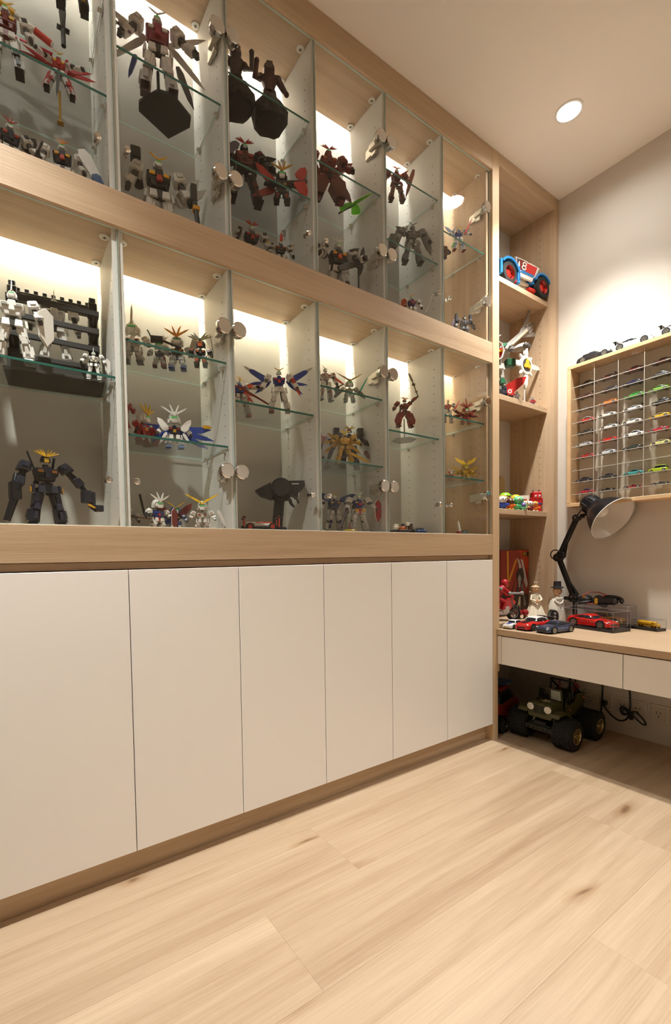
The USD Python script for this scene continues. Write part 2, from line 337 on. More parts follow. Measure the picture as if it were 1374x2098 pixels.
# ---------------------------------------------------------------- model robots
def blade(b, p0, p1, w, t, tip=.12, flat=(0, 1, 0)):
    """flat pointed blade from p0 to p1, w wide, t thick; flat: the direction of its thickness"""
    p0, p1, n = V(p0, float), V(p1, float), V(flat, float)
    d = p1 - p0; L = np.linalg.norm(d); d /= L; n = n - d * (n @ d); n /= np.linalg.norm(n); s = np.cross(d, n)
    v = []
    for k, ww, tt in ((0, .55, .8), (.18, 1, 1), (1 - tip * 2.2, .72, .8), (1, .04, .25)):
        for a, c in ((-1, -1), (1, -1), (1, 1), (-1, 1)): v.append(p0 + d * L * k + s * a * w * ww / 2 + n * c * t * tt / 2)
    f = [[0, 2, 1], [0, 3, 2], [12, 13, 14], [12, 14, 15]]
    for i in range(3):
        for j in range(4):
            q = (j + 1) % 4; f += [[i * 4 + j, i * 4 + q, i * 4 + 4 + q], [i * 4 + j, i * 4 + 4 + q, i * 4 + 4 + j]]
    return b.add(v, f)
REAL = dict(hip=.50, th=.19, sh=.22, tz=.70, ts=1., shz=.79, shx=.16, ua=.13, fa=.15, hz=.915, hs=1., lw=1., aw=1., hx=.075, ft=1.)
SD = dict(hip=.27, th=.075, sh=.105, tz=.43, ts=1.12, shz=.50, shx=.19, ua=.075, fa=.105, hz=.735, hs=2.75, lw=1.25, aw=1.15, hx=.085, ft=1.25)
ROBO = 'model robots behind the glass doors'
def robot(label, loc, h, rz, c, sd=False, crest='v', arms=((14, 8, 18), (14, 8, 18)), spread=9, stride=0, extras=(), turn=0, lean=0, lift=0, bulk=1.05, group=ROBO):
    bulk *= 1.13
    D = SD if sd else REAL
    t = thing('robot_figure', label, 'robot figure', loc, rz, group)
    m, d, a, k, f = (M(c[i], .25) for i in 'mdakf'); s2 = M(c.get('s', c['m']), .32); eye = M(c.get('e', '5fe07a'), .2)
    # legs first: they say how high the hips are
    def leg(s):
        T = tr(s * D['hx'], 0, D['hip']) @ rot('y', -s * spread) @ rot('x', -s * stride)
        K = T @ tr(0, 0, -D['th']) @ rot('x', abs(stride) * .8)
        return T, K, (K @ V([0, 0, -D['sh'], 1]))[:3]
    fh = .065 * D['ft']
    dz = fh - min(leg(-1)[2][2], leg(1)[2][2]) + lift
    G = sc(h) @ tr(0, 0, dz) @ sc(bulk, bulk, 1)
    U = G @ tr(0, 0, D['hip']) @ rot('x', -lean) @ tr(0, 0, -D['hip'])
    def nb(T): b = B(); b.T = [T]; return b
    for s in (-1, 1):
        T, K, A = leg(s); w = D['lw']
        b = nb(G @ T); L = D['th']; b.box((0, 0, -L * .55), (.088 * w, .10 * w, L * .9), tx=1.15, ty=1.1); b.box((s * .012, -.055 * w, -L * .45), (.05 * w, .02, L * .6)); b.put('thigh', m, t)
        b = nb(G @ K); b.box((0, 0, 0), (.075 * w, .085 * w, .06)); b.cyl((-.048 * w, 0, 0), (.048 * w, 0, 0), .030, n=10); b.put('knee_joint', d, t)
        b = nb(G @ K); L = D['sh']; b.box((0, .010, -L * .52), (.115 * w, .125 * w, L * .92), tx=.78, ty=.8); b.box((0, .075 * w, -L * .45), (.07 * w, .03, L * .55), ty=.6)
        b.box((s * .06 * w, .01, -L * .5), (.02, .07 * w, L * .5)); sh = b.put('shin', m, t)
        b = nb(G @ K); b.box((0, -.066 * w, -.005), (.075 * w, .035, .085), tx=.6, ty=.7); b.box((0, -.068 * w, -L * .55), (.05 * w, .012, L * .45), tx=.6); b.put('knee_guard', s2, t)
        b = nb(G @ tr(*A)); q = D['ft']; b.box((0, -.035 * q, -.035 * q), (.105 * q, .20 * q, .058 * q), tx=.7, ty=.62, shift=(0, .035 * q)); b.box((0, -.085 * q, -.042 * q), (.085 * q, .10 * q, .044 * q), tx=.75, ty=.5, shift=(0, .02)); b.put('foot', f, t)
        b = nb(G @ tr(*A)); b.box((0, .0, .0), (.07 * q, .085 * q, .05 * q)); b.put('ankle', d, t)
        # arm
        ab, fw, el = arms[0 if s < 0 else 1]; w = D['aw']
        T = U @ tr(s * D['shx'], 0, D['shz']) @ rot('y', -s * ab) @ rot('x', -fw)
        b = nb(T); b.box((s * .045, 0, .005), (.125 * w, .135 * w, .115 * w), tx=.82, ty=.85, shift=(s * .006, 0)); b.box((s * .085, 0, -.035), (.05 * w, .10 * w, .06)); sho = b.put('shoulder', m, t)
        b = nb(T); b.box((s * .05, -.072 * w, .01), (.06, .014, .05)); b.put('shoulder_vent', k if c.get('sv') else s2, sho)
        b = nb(T); L = D['ua']; b.box((s * .045, 0, -L * .65), (.058 * w, .065 * w, L * .8)); b.put('upper_arm', d, t)
        E = T @ tr(s * .045, 0, -L) @ rot('x', -el)
        b = nb(E); L = D['fa']; b.cyl((-.034, 0, 0), (.034, 0, 0), .028, n=10); b.box((0, 0, -L * .52), (.085 * w, .095 * w, L * .86), tx=.8, ty=.85); b.box((s * .045 * w, 0, -L * .5), (.016, .065, L * .55)); b.put('forearm', m, t)
        b = nb(E); z = -L - .012; b.box((0, 0, z), (.05 * w, .058 * w, .04))
        for i in range(4): b.box((s * -.004, -.026 * w + i * .0175 * w, z - .030), (.042 * w, .0145 * w, .035), .003)
        b.box((0, -.036 * w, z - .005), (.022, .016, .035), .003); b.put('hand', d, t)
    S = U @ tr(0, 0, D['tz']) @ sc(D['ts'])
    b = nb(S); b.box((0, 0, .045), (.215, .135, .10), tx=1.12, ty=1.05); b.box((0, -.045, .075), (.10, .09, .085), tx=.7, ty=.8); b.box((0, 0, -.03), (.15, .11, .075), tx=1.2, ty=1.1); ch = b.put('torso', a, t)
    b = nb(S)
    for s in (-1, 1): b.box((s * .068, -.074, .055), (.058, .022, .034), tx=.9)
    b.put('chest_vent', k, ch)
    b = nb(S); b.box((0, -.078, .01), (.062, .035, .07), tx=.75, ty=.6); b.put('cockpit_hatch', M(c.get('b', c['a']), .3), ch)
    b = nb(U @ tr(0, 0, D['hip'] + .055 * D['ts']) @ sc(D['ts'])); b.box((0, 0, .02), (.12, .095, .075)); b.box((0, -.055, -.035), (.05, .04, .075), tx=1.2); b.put('waist', M(c.get('w', c['d']), .35), t)
    b = nb(U @ tr(0, 0, D['hip'] + .02 * D['ts']) @ sc(D['ts']))
    for s in (-1, 1):
        b.box((s * .062, -.072, -.005), (.082, .028, .095), tx=.8, ty=.7, T=rot('x', -8)); b.box((s * .135, 0, .0), (.026, .095, .10), ty=.75, T=rot('y', -s * 8)); b.box((s * .055, .07, -.005), (.08, .025, .09), tx=.8)
    b.put('skirt_armour', m, t)
    b = nb(S); b.box((0, .105, .05), (.17, .075, .15), tx=.85, ty=.7)
    for s in (-1, 1): b.cyl((s * .05, .13, -.02), (s * .058, .15, -.075), .022, .034, 10)
    b.put('backpack', M(c.get('p', c['d']), .4), t)
    b = nb(S); b.cyl((0, 0, .09), (0, 0, .15), .03, n=10); b.put('neck', d, t)
    H = U @ tr(0, 0, D['hz']) @ sc(D['hs']) @ rot('z', turn)
    b = nb(H); b.ball((0, .006, .012), (.044, .052, .046), 2); b.box((0, -.012, .0), (.078, .075, .052), tx=.85, ty=.85); b.box((0, -.01, .05), (.022, .07, .028), ty=.6)
    for s in (-1, 1): b.box((s * .040, .0, -.012), (.018, .045, .045), ty=.7)
    hd = b.put('head', s2 if c.get('hd') else m, t)
    b = nb(H); b.box((0, -.047, -.022), (.044, .022, .036), tx=1.1, ty=.8); b.put('face_mask', M(c.get('fm', 'd9d5cc'), .35), hd)
    b = nb(H); b.box((0, -.0535, .006), (.052, .008, .010), .002) if crest != 'mono' else b.ball((0, -.055, .004), .009, 1); b.put('eye', eye, hd)
    b = nb(H); z = .032
    if crest in ('v', 'v4'):
        for s in (-1, 1):
            blade(b, (s * .004, -.052, z), (s * .098, -.045, z + .070), .017, .009)
            if crest == 'v4': blade(b, (s * .004, -.054, z), (s * .035, -.05, z + .095), .015, .009)
        b.box((0, -.055, z - .002), (.020, .014, .022), tx=.6)
    elif crest == 'horn': blade(b, (0, -.05, z), (.004, -.035, z + .15), .014, .014)
    elif crest == 'many':
        for i in range(4):
            for s in (-1, 1): blade(b, (s * .006, -.050, z), (s * (.135 - .034 * i), -.05 + .01 * i, z + .060 + .018 * i), .014, .008)
    elif crest == 'wide':
        for s in (-1, 1):
            for i in range(3): blade(b, (s * .008, -.05, z), (s * (.125 - .03 * i), -.04, z + .05 + .022 * i), .020, .008)
    else: b.box((0, -.02, .06), (.010, .07, .03), ty=.5)
    b.put('crest', M(c.get('c', c['k']), .3), hd)
    for nm, col, items in extras:
        b = nb(U if nm not in ('stand', 'display_base', 'rock_base') else sc(h))
        for it in items:
            kind, r = it[0], it[1:]
            if kind == 'bl': blade(b, *r)
            elif kind == 'bx': b.box(*r)
            elif kind == 'cy': b.cyl(*r)
            elif kind == 'tb': b.tube(*r)
            elif kind == 'pl': b.extr(r[0], r[1], frame(r[2], r[3], r[4] if len(r) > 4 else None))
        b.put(nm, M(col, .35) if isinstance(col, str) else col, t)
    return t
W, LG, DG, BK, RD, DR, BL, NV, YL, GD, OR = 'e6e2da', 'a8a49c', '4a4844', '1f1e1e', 'b02a22', '6e2420', '2f4f9a', '25294a', 'd8a820', 'c79a2c', 'd8732a'
def C(m, d=DG, a=None, k=YL, f=None, **o): return dict(m=m, d=d, a=a or m, k=k, f=f or m, **o)
def wings(col, tips, w=.07, root=(.07, .14, .78), t=.02):
    return ('wing', col, [('bl', (s * root[0], root[1], root[2]), (s * x, y, z), w, t) for x, y, z in tips for s in (-1, 1)])
def rifle(s=-1, x=.24, z=.50, L=.5, tilt=.0): return ('rifle', '3a3836', [('bx', (s * x, -.10, z), (.05, .22, .075)), ('cy', (s * x, -.20, z + .01), (s * (x + tilt), -.20 - L * .5, z - .02), .016), ('bx', (s * x, -.05, z - .06), (.03, .05, .09)), ('bx', (s * x, -.06, z + .05), (.02, .12, .03))])
def shield(s=1, col=RD, x=.30, z=.55, h=.42, w=.2, yaw=.35):
    P = [(-w / 2, h * .35), (0, h * .5), (w / 2, h * .35), (w / 2, -h * .25), (0, -h * .5), (-w / 2, -h * .25)]
    return [('shield', col, [('pl', P, .025, (s * x, -.09, z), (s * .5, -1, 0), (1, 0, 0))]), ('shield_rim', W, [('pl', P, .012, (s * (x - .008), -.072, z), (s * .5, -1, 0), (1, 0, 0)), ('pl', [(q[0] * 1.1, q[1] * 1.06) for q in P], .010, (s * (x - .006), -.078, z), (s * .5, -1, 0), (1, 0, 0))])]
L0Z, A, Bz = .8976, 1.7073, None
# lower row, first cell
robot('tall white robot at the left edge of the upper glass shelf, first lower cell', (-.222, .062, 1.27), .172, -8, C(W, a=W, k=LG, c=W, f=W, s='cfcac0'), crest='horn', arms=((18, 5, 20), (16, 12, 30)), spread=10,
      extras=shield(1, 'dcd6cc', .33, .52, .5, .15))
robot('small white robot with one thin antenna beside the black hangar frame', (-.050, .085, 1.27), .078, -16, C(W, k=LG, c=W, f=W), crest='horn', arms=((22, 10, 20), (24, 10, 20)), extras=[rifle(-1, .26, .45)] + shield(1, W, .36, .5, .5, .13))
robot('white robot standing inside the black hangar frame', (-.128, .150, 1.318), .172, -8, C(W, k=LG, c=W, f=W, s='c9c3b6'), crest='horn', arms=((12, 0, 8), (12, 0, 8)), spread=7)
robot('black and navy robot with golden many-spiked crest and yellow chin', (-.163, .125, L0Z), .192, 12, C('23242e', d='15151a', a='1c1c24', k='7a4a1e', f='20222e', c='e0b024', fm='d0a028', s='2c2c3a', e='d8b040'), crest='many',
      arms=((16, 4, 14), (38, 6, -4)), spread=10, extras=[('arm_cannon', '141519', [('bx', (-.31, -.04, .48), (.10, .12, .22)), ('cy', (-.31, -.05, .42), (-.40, -.06, .10), .042, .034, 12), ('cy', (-.30, -.03, .60), (-.29, -.02, .70), .035, .02, 10)]),
        ('claw', '1d1f28', [('bx', (.40, -.06, .47), (.10, .10, .17)), ('bx', (.47, -.06, .44), (.05, .06, .20)), ('bx', (.53, -.08, .32), (.09, .08, .09)), ('bl', (.42, -.06, .38), (.50, -.08, .27), .05, .03)]), ('claw_tip', 'c9982a', [('bl', (.40, -.09, .37), (.50, -.10, .31), .03, .02), ('bl', (.55, -.10, .34), (.49, -.10, .26), .03, .02)]),
        ('antenna', '17171c', [('cy', (-.09, .08, .80), (-.15, .09, 1.02), .010), ('cy', (.09, .08, .80), (.12, .09, .97), .014)]), ('hip_mark', 'c08a24', [('bx', (s * .158, -.02, .52), (.012, .03, .07)) for s in (-1, 1)])])
# lower row, second cell
robot('squat white robot with tall horn and red light sabre on the upper shelf', (.069, .170, 1.37), .128, -22, C('d8cfc0', d='8f8a82', a='cdbfae', k=DR, f=DG, c='b8ab84', s='c9b4a6'), True, 'horn', ((25, 20, 20), (25, 25, 20)), 12,
      extras=[('light_sabre', 'd8462e', [('cy', (-.30, -.10, .45), (-.22, -.06, 1.18), .012)])])
robot('squat robot with blue chest, red feet and long black gun barrel', (.140, .160, 1.37), .084, -20, C('ccc6ba', a='31446e', k=YL, f='8e2a22', c='ccc6ba'), True, 'v', ((25, 25, 20), (45, 40, 20)), 16,
      extras=[('gun', '2c2b28', [('bx', (-.05, -.20, .86), (.34, .16, .20)), ('cy', (.10, -.20, .84), (.62, -.24, .62), .035), ('cy', (-.20, -.2, .92), (-.30, -.2, 1.15), .02)])])
robot('squat white robot with orange crest, green brow and blue feet', (.188, .145, 1.37), .112, -24, C('d6d2c8', a='2a2a2c', k=OR, f='34508c', c='d98a2a', e='2f9a5a', w=NV), True, 'v4', ((30, 15, 15), (30, 15, 15)), 14, lift=-.02,
      extras=[('fin_panel', 'cfcac0', [('bl', (.28, .12, .42), (.40, .10, 1.02), .16, .03), ('bl', (-.24, .14, .50), (-.30, .14, .98), .12, .03)]), ('rocket', '8e2a22', [('bx', (-.30, -.04, .18), (.10, .10, .26))])])
robot('squat black robot with orange vents and side antennae', (.240, .095, 1.37), .088, -28, C('2c2c28', a='24241f', k='e0642a', f='3a3a34', c='8c8460', fm='d8602a', s='c25a26', e='e88a3a', sv=1), True, 'wide', ((20, 10, 10), (24, 10, 10)), 10,
      extras=[('antenna', '6a6450', [('cy', (.34, .05, .5), (.26, .05, 1.12), .010)]), ('knee_lamp', 'e0642a', [('bx', (s * .10, -.13, .20), (.09, .03, .08)) for s in (-1, 1)])])
robot('squat red robot with white head, golden crest and a curved red tail', (.082, .140, 1.135), .106, 38, C('a83028', d='5a2a26', a='a82c26', k='3f8fb4', f='7a2822', c='e2b22c', b='e09a2c', fm='e6e2da', s='dcd8d0', hd=1), True, 'v4', ((30, 25, 10), (30, 40, 20)), 14,
      extras=[('tail', '8f2a22', [('tb', [(-.30 - .16 * math.sin(q), .10, .62 + .30 * math.cos(q)) for q in np.linspace(2.6, -.9, 10)], np.linspace(.07, .035, 10), 8)] + [('bl', (-.30 - .16 * math.sin(q), .1, .62 + .30 * math.cos(q)), (-.30 - .27 * math.sin(q), .1, .62 + .43 * math.cos(q)), .07, .04) for q in np.linspace(2.2, -.7, 6)]),
                ('cape', 'b83438', [('bl', (.30, .0, .50), (.62, -.06, .24), .36, .10), ('bl', (.26, .04, .46), (.52, 0, .12), .26, .08)])])
robot('squat white robot with broad blue wings, golden wing tips and blue chest', (.166, .125, 1.135), .114, -14, C('e0dcd4', a=NV, k='b83a2a', f='5a78b0', c='dcd8d0', b=GD, w=DG, p=BK), True, 'v4', ((38, 0, 10), (38, 0, 10)), 15, lift=-.02,
      extras=[('wing', '2c469c', [('bl', (s * .12, .16, .52), (s * .80, .14, .60), .20, .03) for s in (-1, 1)] + [('bl', (s * .12, .16, .46), (s * .72, .14, .10), .16, .03) for s in (-1, 1)] + [('bl', (s * .12, .16, .50), (s * .86, .14, .32), .15, .03) for s in (-1, 1)]),
              ('wing_tip', 'd8a42a', [('bl', (s * .62, .12, .66), (s * .82, .12, .66), .09, .04) for s in (-1, 1)]), ('collar_fin', 'eae6de', [('bl', (s * .16, -.10, .44), (s * .34, -.10, .74), .16, .04) for s in (-1, 1)]), ('hip_gun', 'd2cec6', [('bl', (s * .17, -.16, .36), (s * .32, -.20, .06), .07, .05) for s in (-1, 1)])])
robot('squat white and blue robot with red-backed shield on the bottom board', (.100, .085, L0Z), .094, 14, C('e2ded6', a='2c3f94', k='2c3f94', f=W, c='e2ded6', b=RD, w=RD), True, 'v4', ((28, 30, 20), (30, 10, 20)), 14,
      extras=[rifle(-1, .34, .42, .5)] + shield(1, '8a2a24', .42, .34, .62, .22) + [('back_barrel', '2a2724', [('cy', (-.26, .16, .45), (-.36, .18, 1.02), .03)])])
robot('squat dark blue robot half hidden behind, with a red swept wing', (.182, .185, L0Z), .090, -10, C('3a4468', a=NV, k=YL, f='4a4a50', c='b09030', s='cfcabf'), True, 'v', ((30, 10, 10), (30, 10, 10)), 12,
      extras=[('wing', '7c2a24', [('bl', (-.10, .12, .50), (-.62, .10, 1.06), .26, .03), ('bl', (.10, .12, .50), (.50, .10, 1.00), .24, .03)]), ('blue_plume', '2c3f94', [('bl', (-.1, .08, .45), (-.55, 0, .20), .2, .04)])])
robot('squat white robot with a large bright yellow V crest on the bottom board', (.229, .085, L0Z), .094, -22, C('d6d0c6', d='7a746a', a='cfc6ba', k='8a3026', f='cfc8bc', c='f0c21e', s='b8a89c'), True, 'v', ((26, 12, 15), (26, 12, 15)), 12,
      extras=[('sabre', 'dcd8d0', [('bl', (.40, -.1, .62), (.60, -.1, .08), .10, .03)])] + [('crest_blade', 'f0c21e', [('bl', (s * .02, -.15, .84), (s * .44, -.12, 1.12), .06, .03) for s in (-1, 1)])])
robot('pale grey squat robot against the left divider, half hidden by its neighbour', (.045, .19, L0Z), .090, 10, C('b4b4a4', a='8d8f84', k=DG, f='8d8f84', c='b4b4a4'), True, 'mono', extras=[('spear', '7a3028', [('cy', (-.1, -.1, .5), (.75, -.12, .40), .014)])])
# lower row, third cell
robot('white and blue robot leaning forward with fanned red wings and red sword', (.398, .165, 1.27), .130, -10, C('c6c0b6', a='2f3f80', k='c23a30', f='a83a30', c=YL, b=YL), False, 'v4', ((40, 40, 30), (50, 40, 20)), 12, 8, turn=25, lean=10,
      extras=[wings('a63a28', [(.50, .16, 1.12), (.44, .16, .70), (.34, .16, .52), (.24, .16, .46)], .10), ('sword', '7c2420', [('bl', (-.12, -.24, .66), (.62, -.30, .16), .05, .02)]), ('beam_fan', 'e6644a', [('bl', (.15, -.1, .78), (.55, -.1, .86), .12, .02)])])
robot('white robot with four-pointed blue wings, blue chest and red ribs', (.485, .066, 1.27), .140, -28, C('cfcac0', d='5a5650', a='2f3f80', k='b83a30', f='b84a40', c='c9a040', b='b83a30', s='bdb6aa', w='c6c0b6'), False, 'v', ((26, 4, 6), (30, 6, 10)), 11,
      extras=[('wing', '33458e', [('bl', (s * .16, .10, .74), (s * .62, .12, 1.08), .14, .025) for s in (-1, 1)] + [('bl', (s * .18, .10, .74), (s * .56, .12, .72), .08, .02) for s in (-1, 1)] + [('bl', (s * .18, .10, .74), (s * .46, .12, .50), .08, .02) for s in (-1, 1)]),
              ('wing_tip', 'b8b0a0', [('bl', (s * .48, .12, .975), (s * .66, .12, 1.115), .06, .022) for s in (-1, 1)]), ('side_blade', 'b03a2c', [('bl', (.24, -.05, .80), (.40, -.06, .38), .07, .03)]), ('loin_blade', '5a5650', [('bl', (.03, -.02, .52), (.05, -.02, .24), .04, .02)])])
# lower row, fourth cell
robot('white robot with red trim at the left of the upper shelf, fourth lower cell', (.726, .145, 1.371), .122, -10, C('ccc6ba', a='b8a89c', k='b0483c', f='6a665e', c='ccc6ba', s='b0605a'), extras=[('sabre', 'dc5a48', [('bl', (.2, -.1, .70), (.5, -.1, .52), .06, .02)]), rifle(1, .26, .4)])
robot('grey-green robot with thin golden V crest and green crystal sword', (.808, .112, 1.371), .090, -26, C('a8a692', d='6e6c60', a='8f8d7c', k='b09a58', f='8f8d7c', c='b0924a'), True, 'v', ((35, 10, 20), (38, 20, 20)), 16,
      extras=[('sword', '3fae8c', [('bl', (.34, -.08, .40), (.62, -.08, 1.02), .06, .02)]), ('crest_blade', 'b0924a', [('bl', (s * .02, -.13, .82), (s * .46, -.1, 1.14), .04, .02) for s in (-1, 1)]), ('claw_arm', '6e6c60', [('bl', (s * .3, .05, .5), (s * .55, -.05, .15), .16, .06) for s in (-1, 1)])])
robot('pale pink and white robot half hidden at the left of the lower shelf, fourth cell', (.715, .17, 1.135), .150, -12, C('c8c2be', a='a87870', k='a8483c', f='a8483c', c='d8d4cc'), extras=[wings('c8c2be', [(.3, .15, 1.0)])])
robot('golden robot with golden spikes and feathered back on the lower shelf', (.752, .075, 1.135), .120, -22, C('b8902a', d='5a4a1c', a='c49a2e', k='e0b83a', f='b8902a', c='dcb030', fm='c49a2e', p='b8902a'), False, 'wide', ((34, 20, 20), (34, 16, 20)), 13, bulk=1.15,
      extras=[('wing', 'b88c24', [('bl', (s * .08, .12, .74), (s * x, .14, z), .10, .03) for s in (-1, 1) for x, z in ((.36, 1.0), (.46, .72), (.44, .40))]), ('tail_blade', 'c9a02c', [('bl', (.1, -.1, .36), (.56, -.16, .06), .07, .04)]), ('dark_blade', '2e2c28', [('bl', (-.30, -.1, .50), (-.44, -.12, .02), .10, .04)])])
robot('black robot with golden antlers and dark wing pods behind the golden one', (.826, .138, 1.135), .160, -26, C('2e2620', d='1e1a16', a='38291f', k='6a5a3a', f='2a221c', c='b89a4a', fm='b0a890', s='3a2c22', e='b03a2a'), False, 'wide', ((22, 6, 20), (30, 10, 30)), 10,
      extras=[('pod', '332820', [('bx', (s * .24, .08, .92), (.12, .12, .18)) for s in (-1, 1)]), ('claw', '6a3a26', [('bl', (.30, -.05, .45), (.38, -.1, .26), .09, .04)]), ('white_plate', 'bdb6aa', [('bl', (.08, -.10, .84), (.14, -.11, .58), .06, .02)])])
robot('dark blue and white robot in the bottom left of the fourth cell', (.738, .12, L0Z), .150, -14, C('c2beb6', a='20284c', k=GD, f='3a3a40', c=GD, s='28305a', sv=1), arms=((30, 10, 20), (40, 30, 20)), extras=[('shoulder_pod', '28355e', [('bl', (.12, -.05, .80), (.42, -.1, .96), .14, .1), ('bl', (-.12, -.05, .80), (-.36, -.1, .96), .14, .1)])])
robot('white robot with blue and red chest, yellow skirt and red shield', (.808, .070, L0Z), .150, -14, C('c6c0ba', d='5c5854', a='2c3470', k='c8a030', f='b8b2ac', c='dcd6cc', b='b03428', w='b03428', s='bab4ae'), False, 'v', ((20, 14, 6), (34, 10, 24)), 13,
      extras=[('rifle', '4a3c36', [('cy', (-.30, -.12, .56), (-.50, -.18, .10), .024), ('bx', (-.30, -.11, .55), (.05, .07, .14))])] + shield(1, '9a2e2a', .40, .56, .52, .17) + [('skirt_plate', 'd09a2c', [('bx', (s * .075, -.10, .56), (.07, .02, .06)) for s in (-1, 1)]), ('sabre_hilt', 'dcd6cc', [('cy', (s * .09, .13, .85), (s * .13, .13, 1.03), .011) for s in (-1, 1)])])
# lower row, fifth and sixth cells
robot('dark red robot with one arm raised holding an ornate staff', (1.092, .115, 1.322), .118, -22, C('7a3426', d='3a2a22', a='6a2c22', k='b06a2a', f='6e2420', c='b8702a', s='8e3a28', fm='7a3426'), False, 'many', ((30, 10, 20), (140, 10, -10)), 14, bulk=1.15,
      extras=[('staff', '6a5a34', [('cy', (.34, -.1, 1.02), (.14, -.12, 1.62), .014), ('bl', (.17, -.12, 1.52), (.06, -.12, 1.80), .05, .02), ('bx', (.20, -.12, 1.42), (.08, .03, .08)), ('bx', (.28, -.11, 1.20), (.06, .03, .05))]), ('flared_skirt', '7a2c24', [('bl', (s * .08, .0, .52), (s * .26, -.04, .14), .20, .10) for s in (-1, 1)]),
              ('display_base', '8f8c84', [('pl', [(-.34, -.2), (0, -.42), (.34, -.2), (.34, .2), (0, .42), (-.34, .2)], .03, (0, .02, -.418), (0, 0, 1)), ('cy', (0, .02, -.41), (0, .04, .3), .02)])])
robot('red squat robot with spiked crest on the upper shelf, sixth lower cell', (1.420, .075, 1.372), .086, -30, C('8e2c22', d='4a201c', a='7e261e', k='b8702a', f='7a2a22', c='a8382a'), True, 'wide', ((40, 16, 10), (40, 16, 10)), 15, extras=[('horn', 'a8382a', [('bl', (0, -.1, .90), (-.02, -.06, 1.30), .07, .04)]), wings('862a22', [(.55, .1, .80), (.6, .1, .42)], .14, (.1, .1, .5), .05)])
robot('white and red robot with golden crest half hidden at the left of the sixth cell', (1.335, .10, 1.372), .098, -24, C('d8d2c8', a='a8382c', k=YL, f='b0a89c', c='d8a42a', s='344a86'), False, 'v4', extras=[('sabre', 'd0402e', [('bl', (.2, -.1, .56), (.42, -.1, 1.0), .05, .02)])])
robot('golden squat robot with feathered golden V crest on the lower shelf, sixth cell', (1.415, .075, 1.132), .082, -30, C('b8922a', d='6a5620', a='c8a030', k='e0be4a', f='b08a26', c='e8c22e', s='b48a60', fm='c8a030'), True, 'wide', ((42, 16, 10), (42, 16, 10)), 16,
      extras=[('feather', 'e8c22e', [('bl', (s * .03, -.08, .84), (s * x, -.06, z), .10, .03) for s in (-1, 1) for x, z in ((.52, 1.22), (.46, 1.08), (.36, 1.0))]), ('back_plate', 'a8841f', [('bl', (s * .1, .1, .5), (s * .62, .08, z), .2, .05) for s in (-1, 1) for z in (.74, .30)])])
robot('small red and blue robot left of the golden one on the lower shelf, sixth cell', (1.362, .11, 1.132), .050, -24, C('a03a30', a='8a2e28', k='b8b2a8', f='4a5a8a', s='b8b2a8'), True, 'v')
# upper row, first and second cells
robot('dark robot on the topmost shelf at the far left, only its feet in view', (-.165, .10, 2.17), .16, -6, C('3a3836', a='33302e', k=YL, f='2a2826'), extras=[])
robot('black and yellow robot on the topmost shelf by the first divider', (-.070, .095, 2.17), .16, -10, C('3c3a34', a=YL, k=YL, f='3a3a36', s=YL), extras=[])
robot('white robot with dark and red legs, far left of the upper row', (-.212, .095, 1.943), .155, -6, C('d6d0c8', a=DR, k=YL, f='35332f', s='2f2d2c', w=DR), spread=8)
robot('red and white robot aiming a long white cannon leftwards', (-.100, .135, 1.985), .105, -6, C('d8d2ca', d='3a3632', a='a82a24', k=YL, f='3a3733', s='b0302a', w='b0302a', b='b0302a'), False, 'v', ((70, 30, 10), (70, 20, 10)), 22,
      extras=[wings('b0262a', [(.62, .08, .96), (.70, .1, .82)], .10), ('cannon', 'e2ded6', [('cy', (-.10, -.2, .92), (-.72, -.26, 1.16), .055)]), ('cannon_band', 'c23a30', [('cy', (-.12, -.2, .93), (-.40, -.23, 1.035), .062)]), ('cannon_muzzle', 'dca820', [('cy', (-.72, -.26, 1.16), (-.95, -.28, 1.25), .062, .05)]),
              ('beam_blade', 'd8344a', [('bl', (-.1, -.1, .84), (-1.0, -.05, .90), .035, .03)]), ('hanging_blade', '45423e', [('bl', (.0, -.08, .55), (-.06, -.08, -.10), .07, .03)]), ('leg_fin', 'b0302a', [('bl', (s * .14, .02, .55), (s * .30, .0, .08), .08, .03) for s in (-1, 1)]),
              ('stand', 'c8922a', [('cy', (0, .12, .2), (0, .3, -.38), .03), ('bx', (0, .32, -.385), (.14, .14, .03))])])
robot('dark blue and white robot at the far left of the upper bottom board', (-.212, .11, A), .142, 8, C('c8c4bc', a='2e3038', k='a83a30', f=DG, s='33363e'), False, 'v4', ((40, 20, 20), (30, 10, 20)), extras=[('fin', '3a3834', [('bl', (.2, .1, .75), (.34, .08, 1.02), .16, .05)]), rifle(1, .3, .55)])
robot('white robot with yellow chest vents and blue-tipped shield, upper bottom board', (-.102, .115, A), .150, -8, C('dcd8d2', a='262628', k='e0a020', f=DG, c='e08a2a', b='b84030', sv=0), False, 'v4', extras=[('shield', 'e2ded8', [('bl', (.24, -.1, .90), (.50, -.14, .34), .17, .04)]), ('shield_tip', '34507c', [('bl', (.40, -.125, .54), (.52, -.15, .30), .13, .045)])])
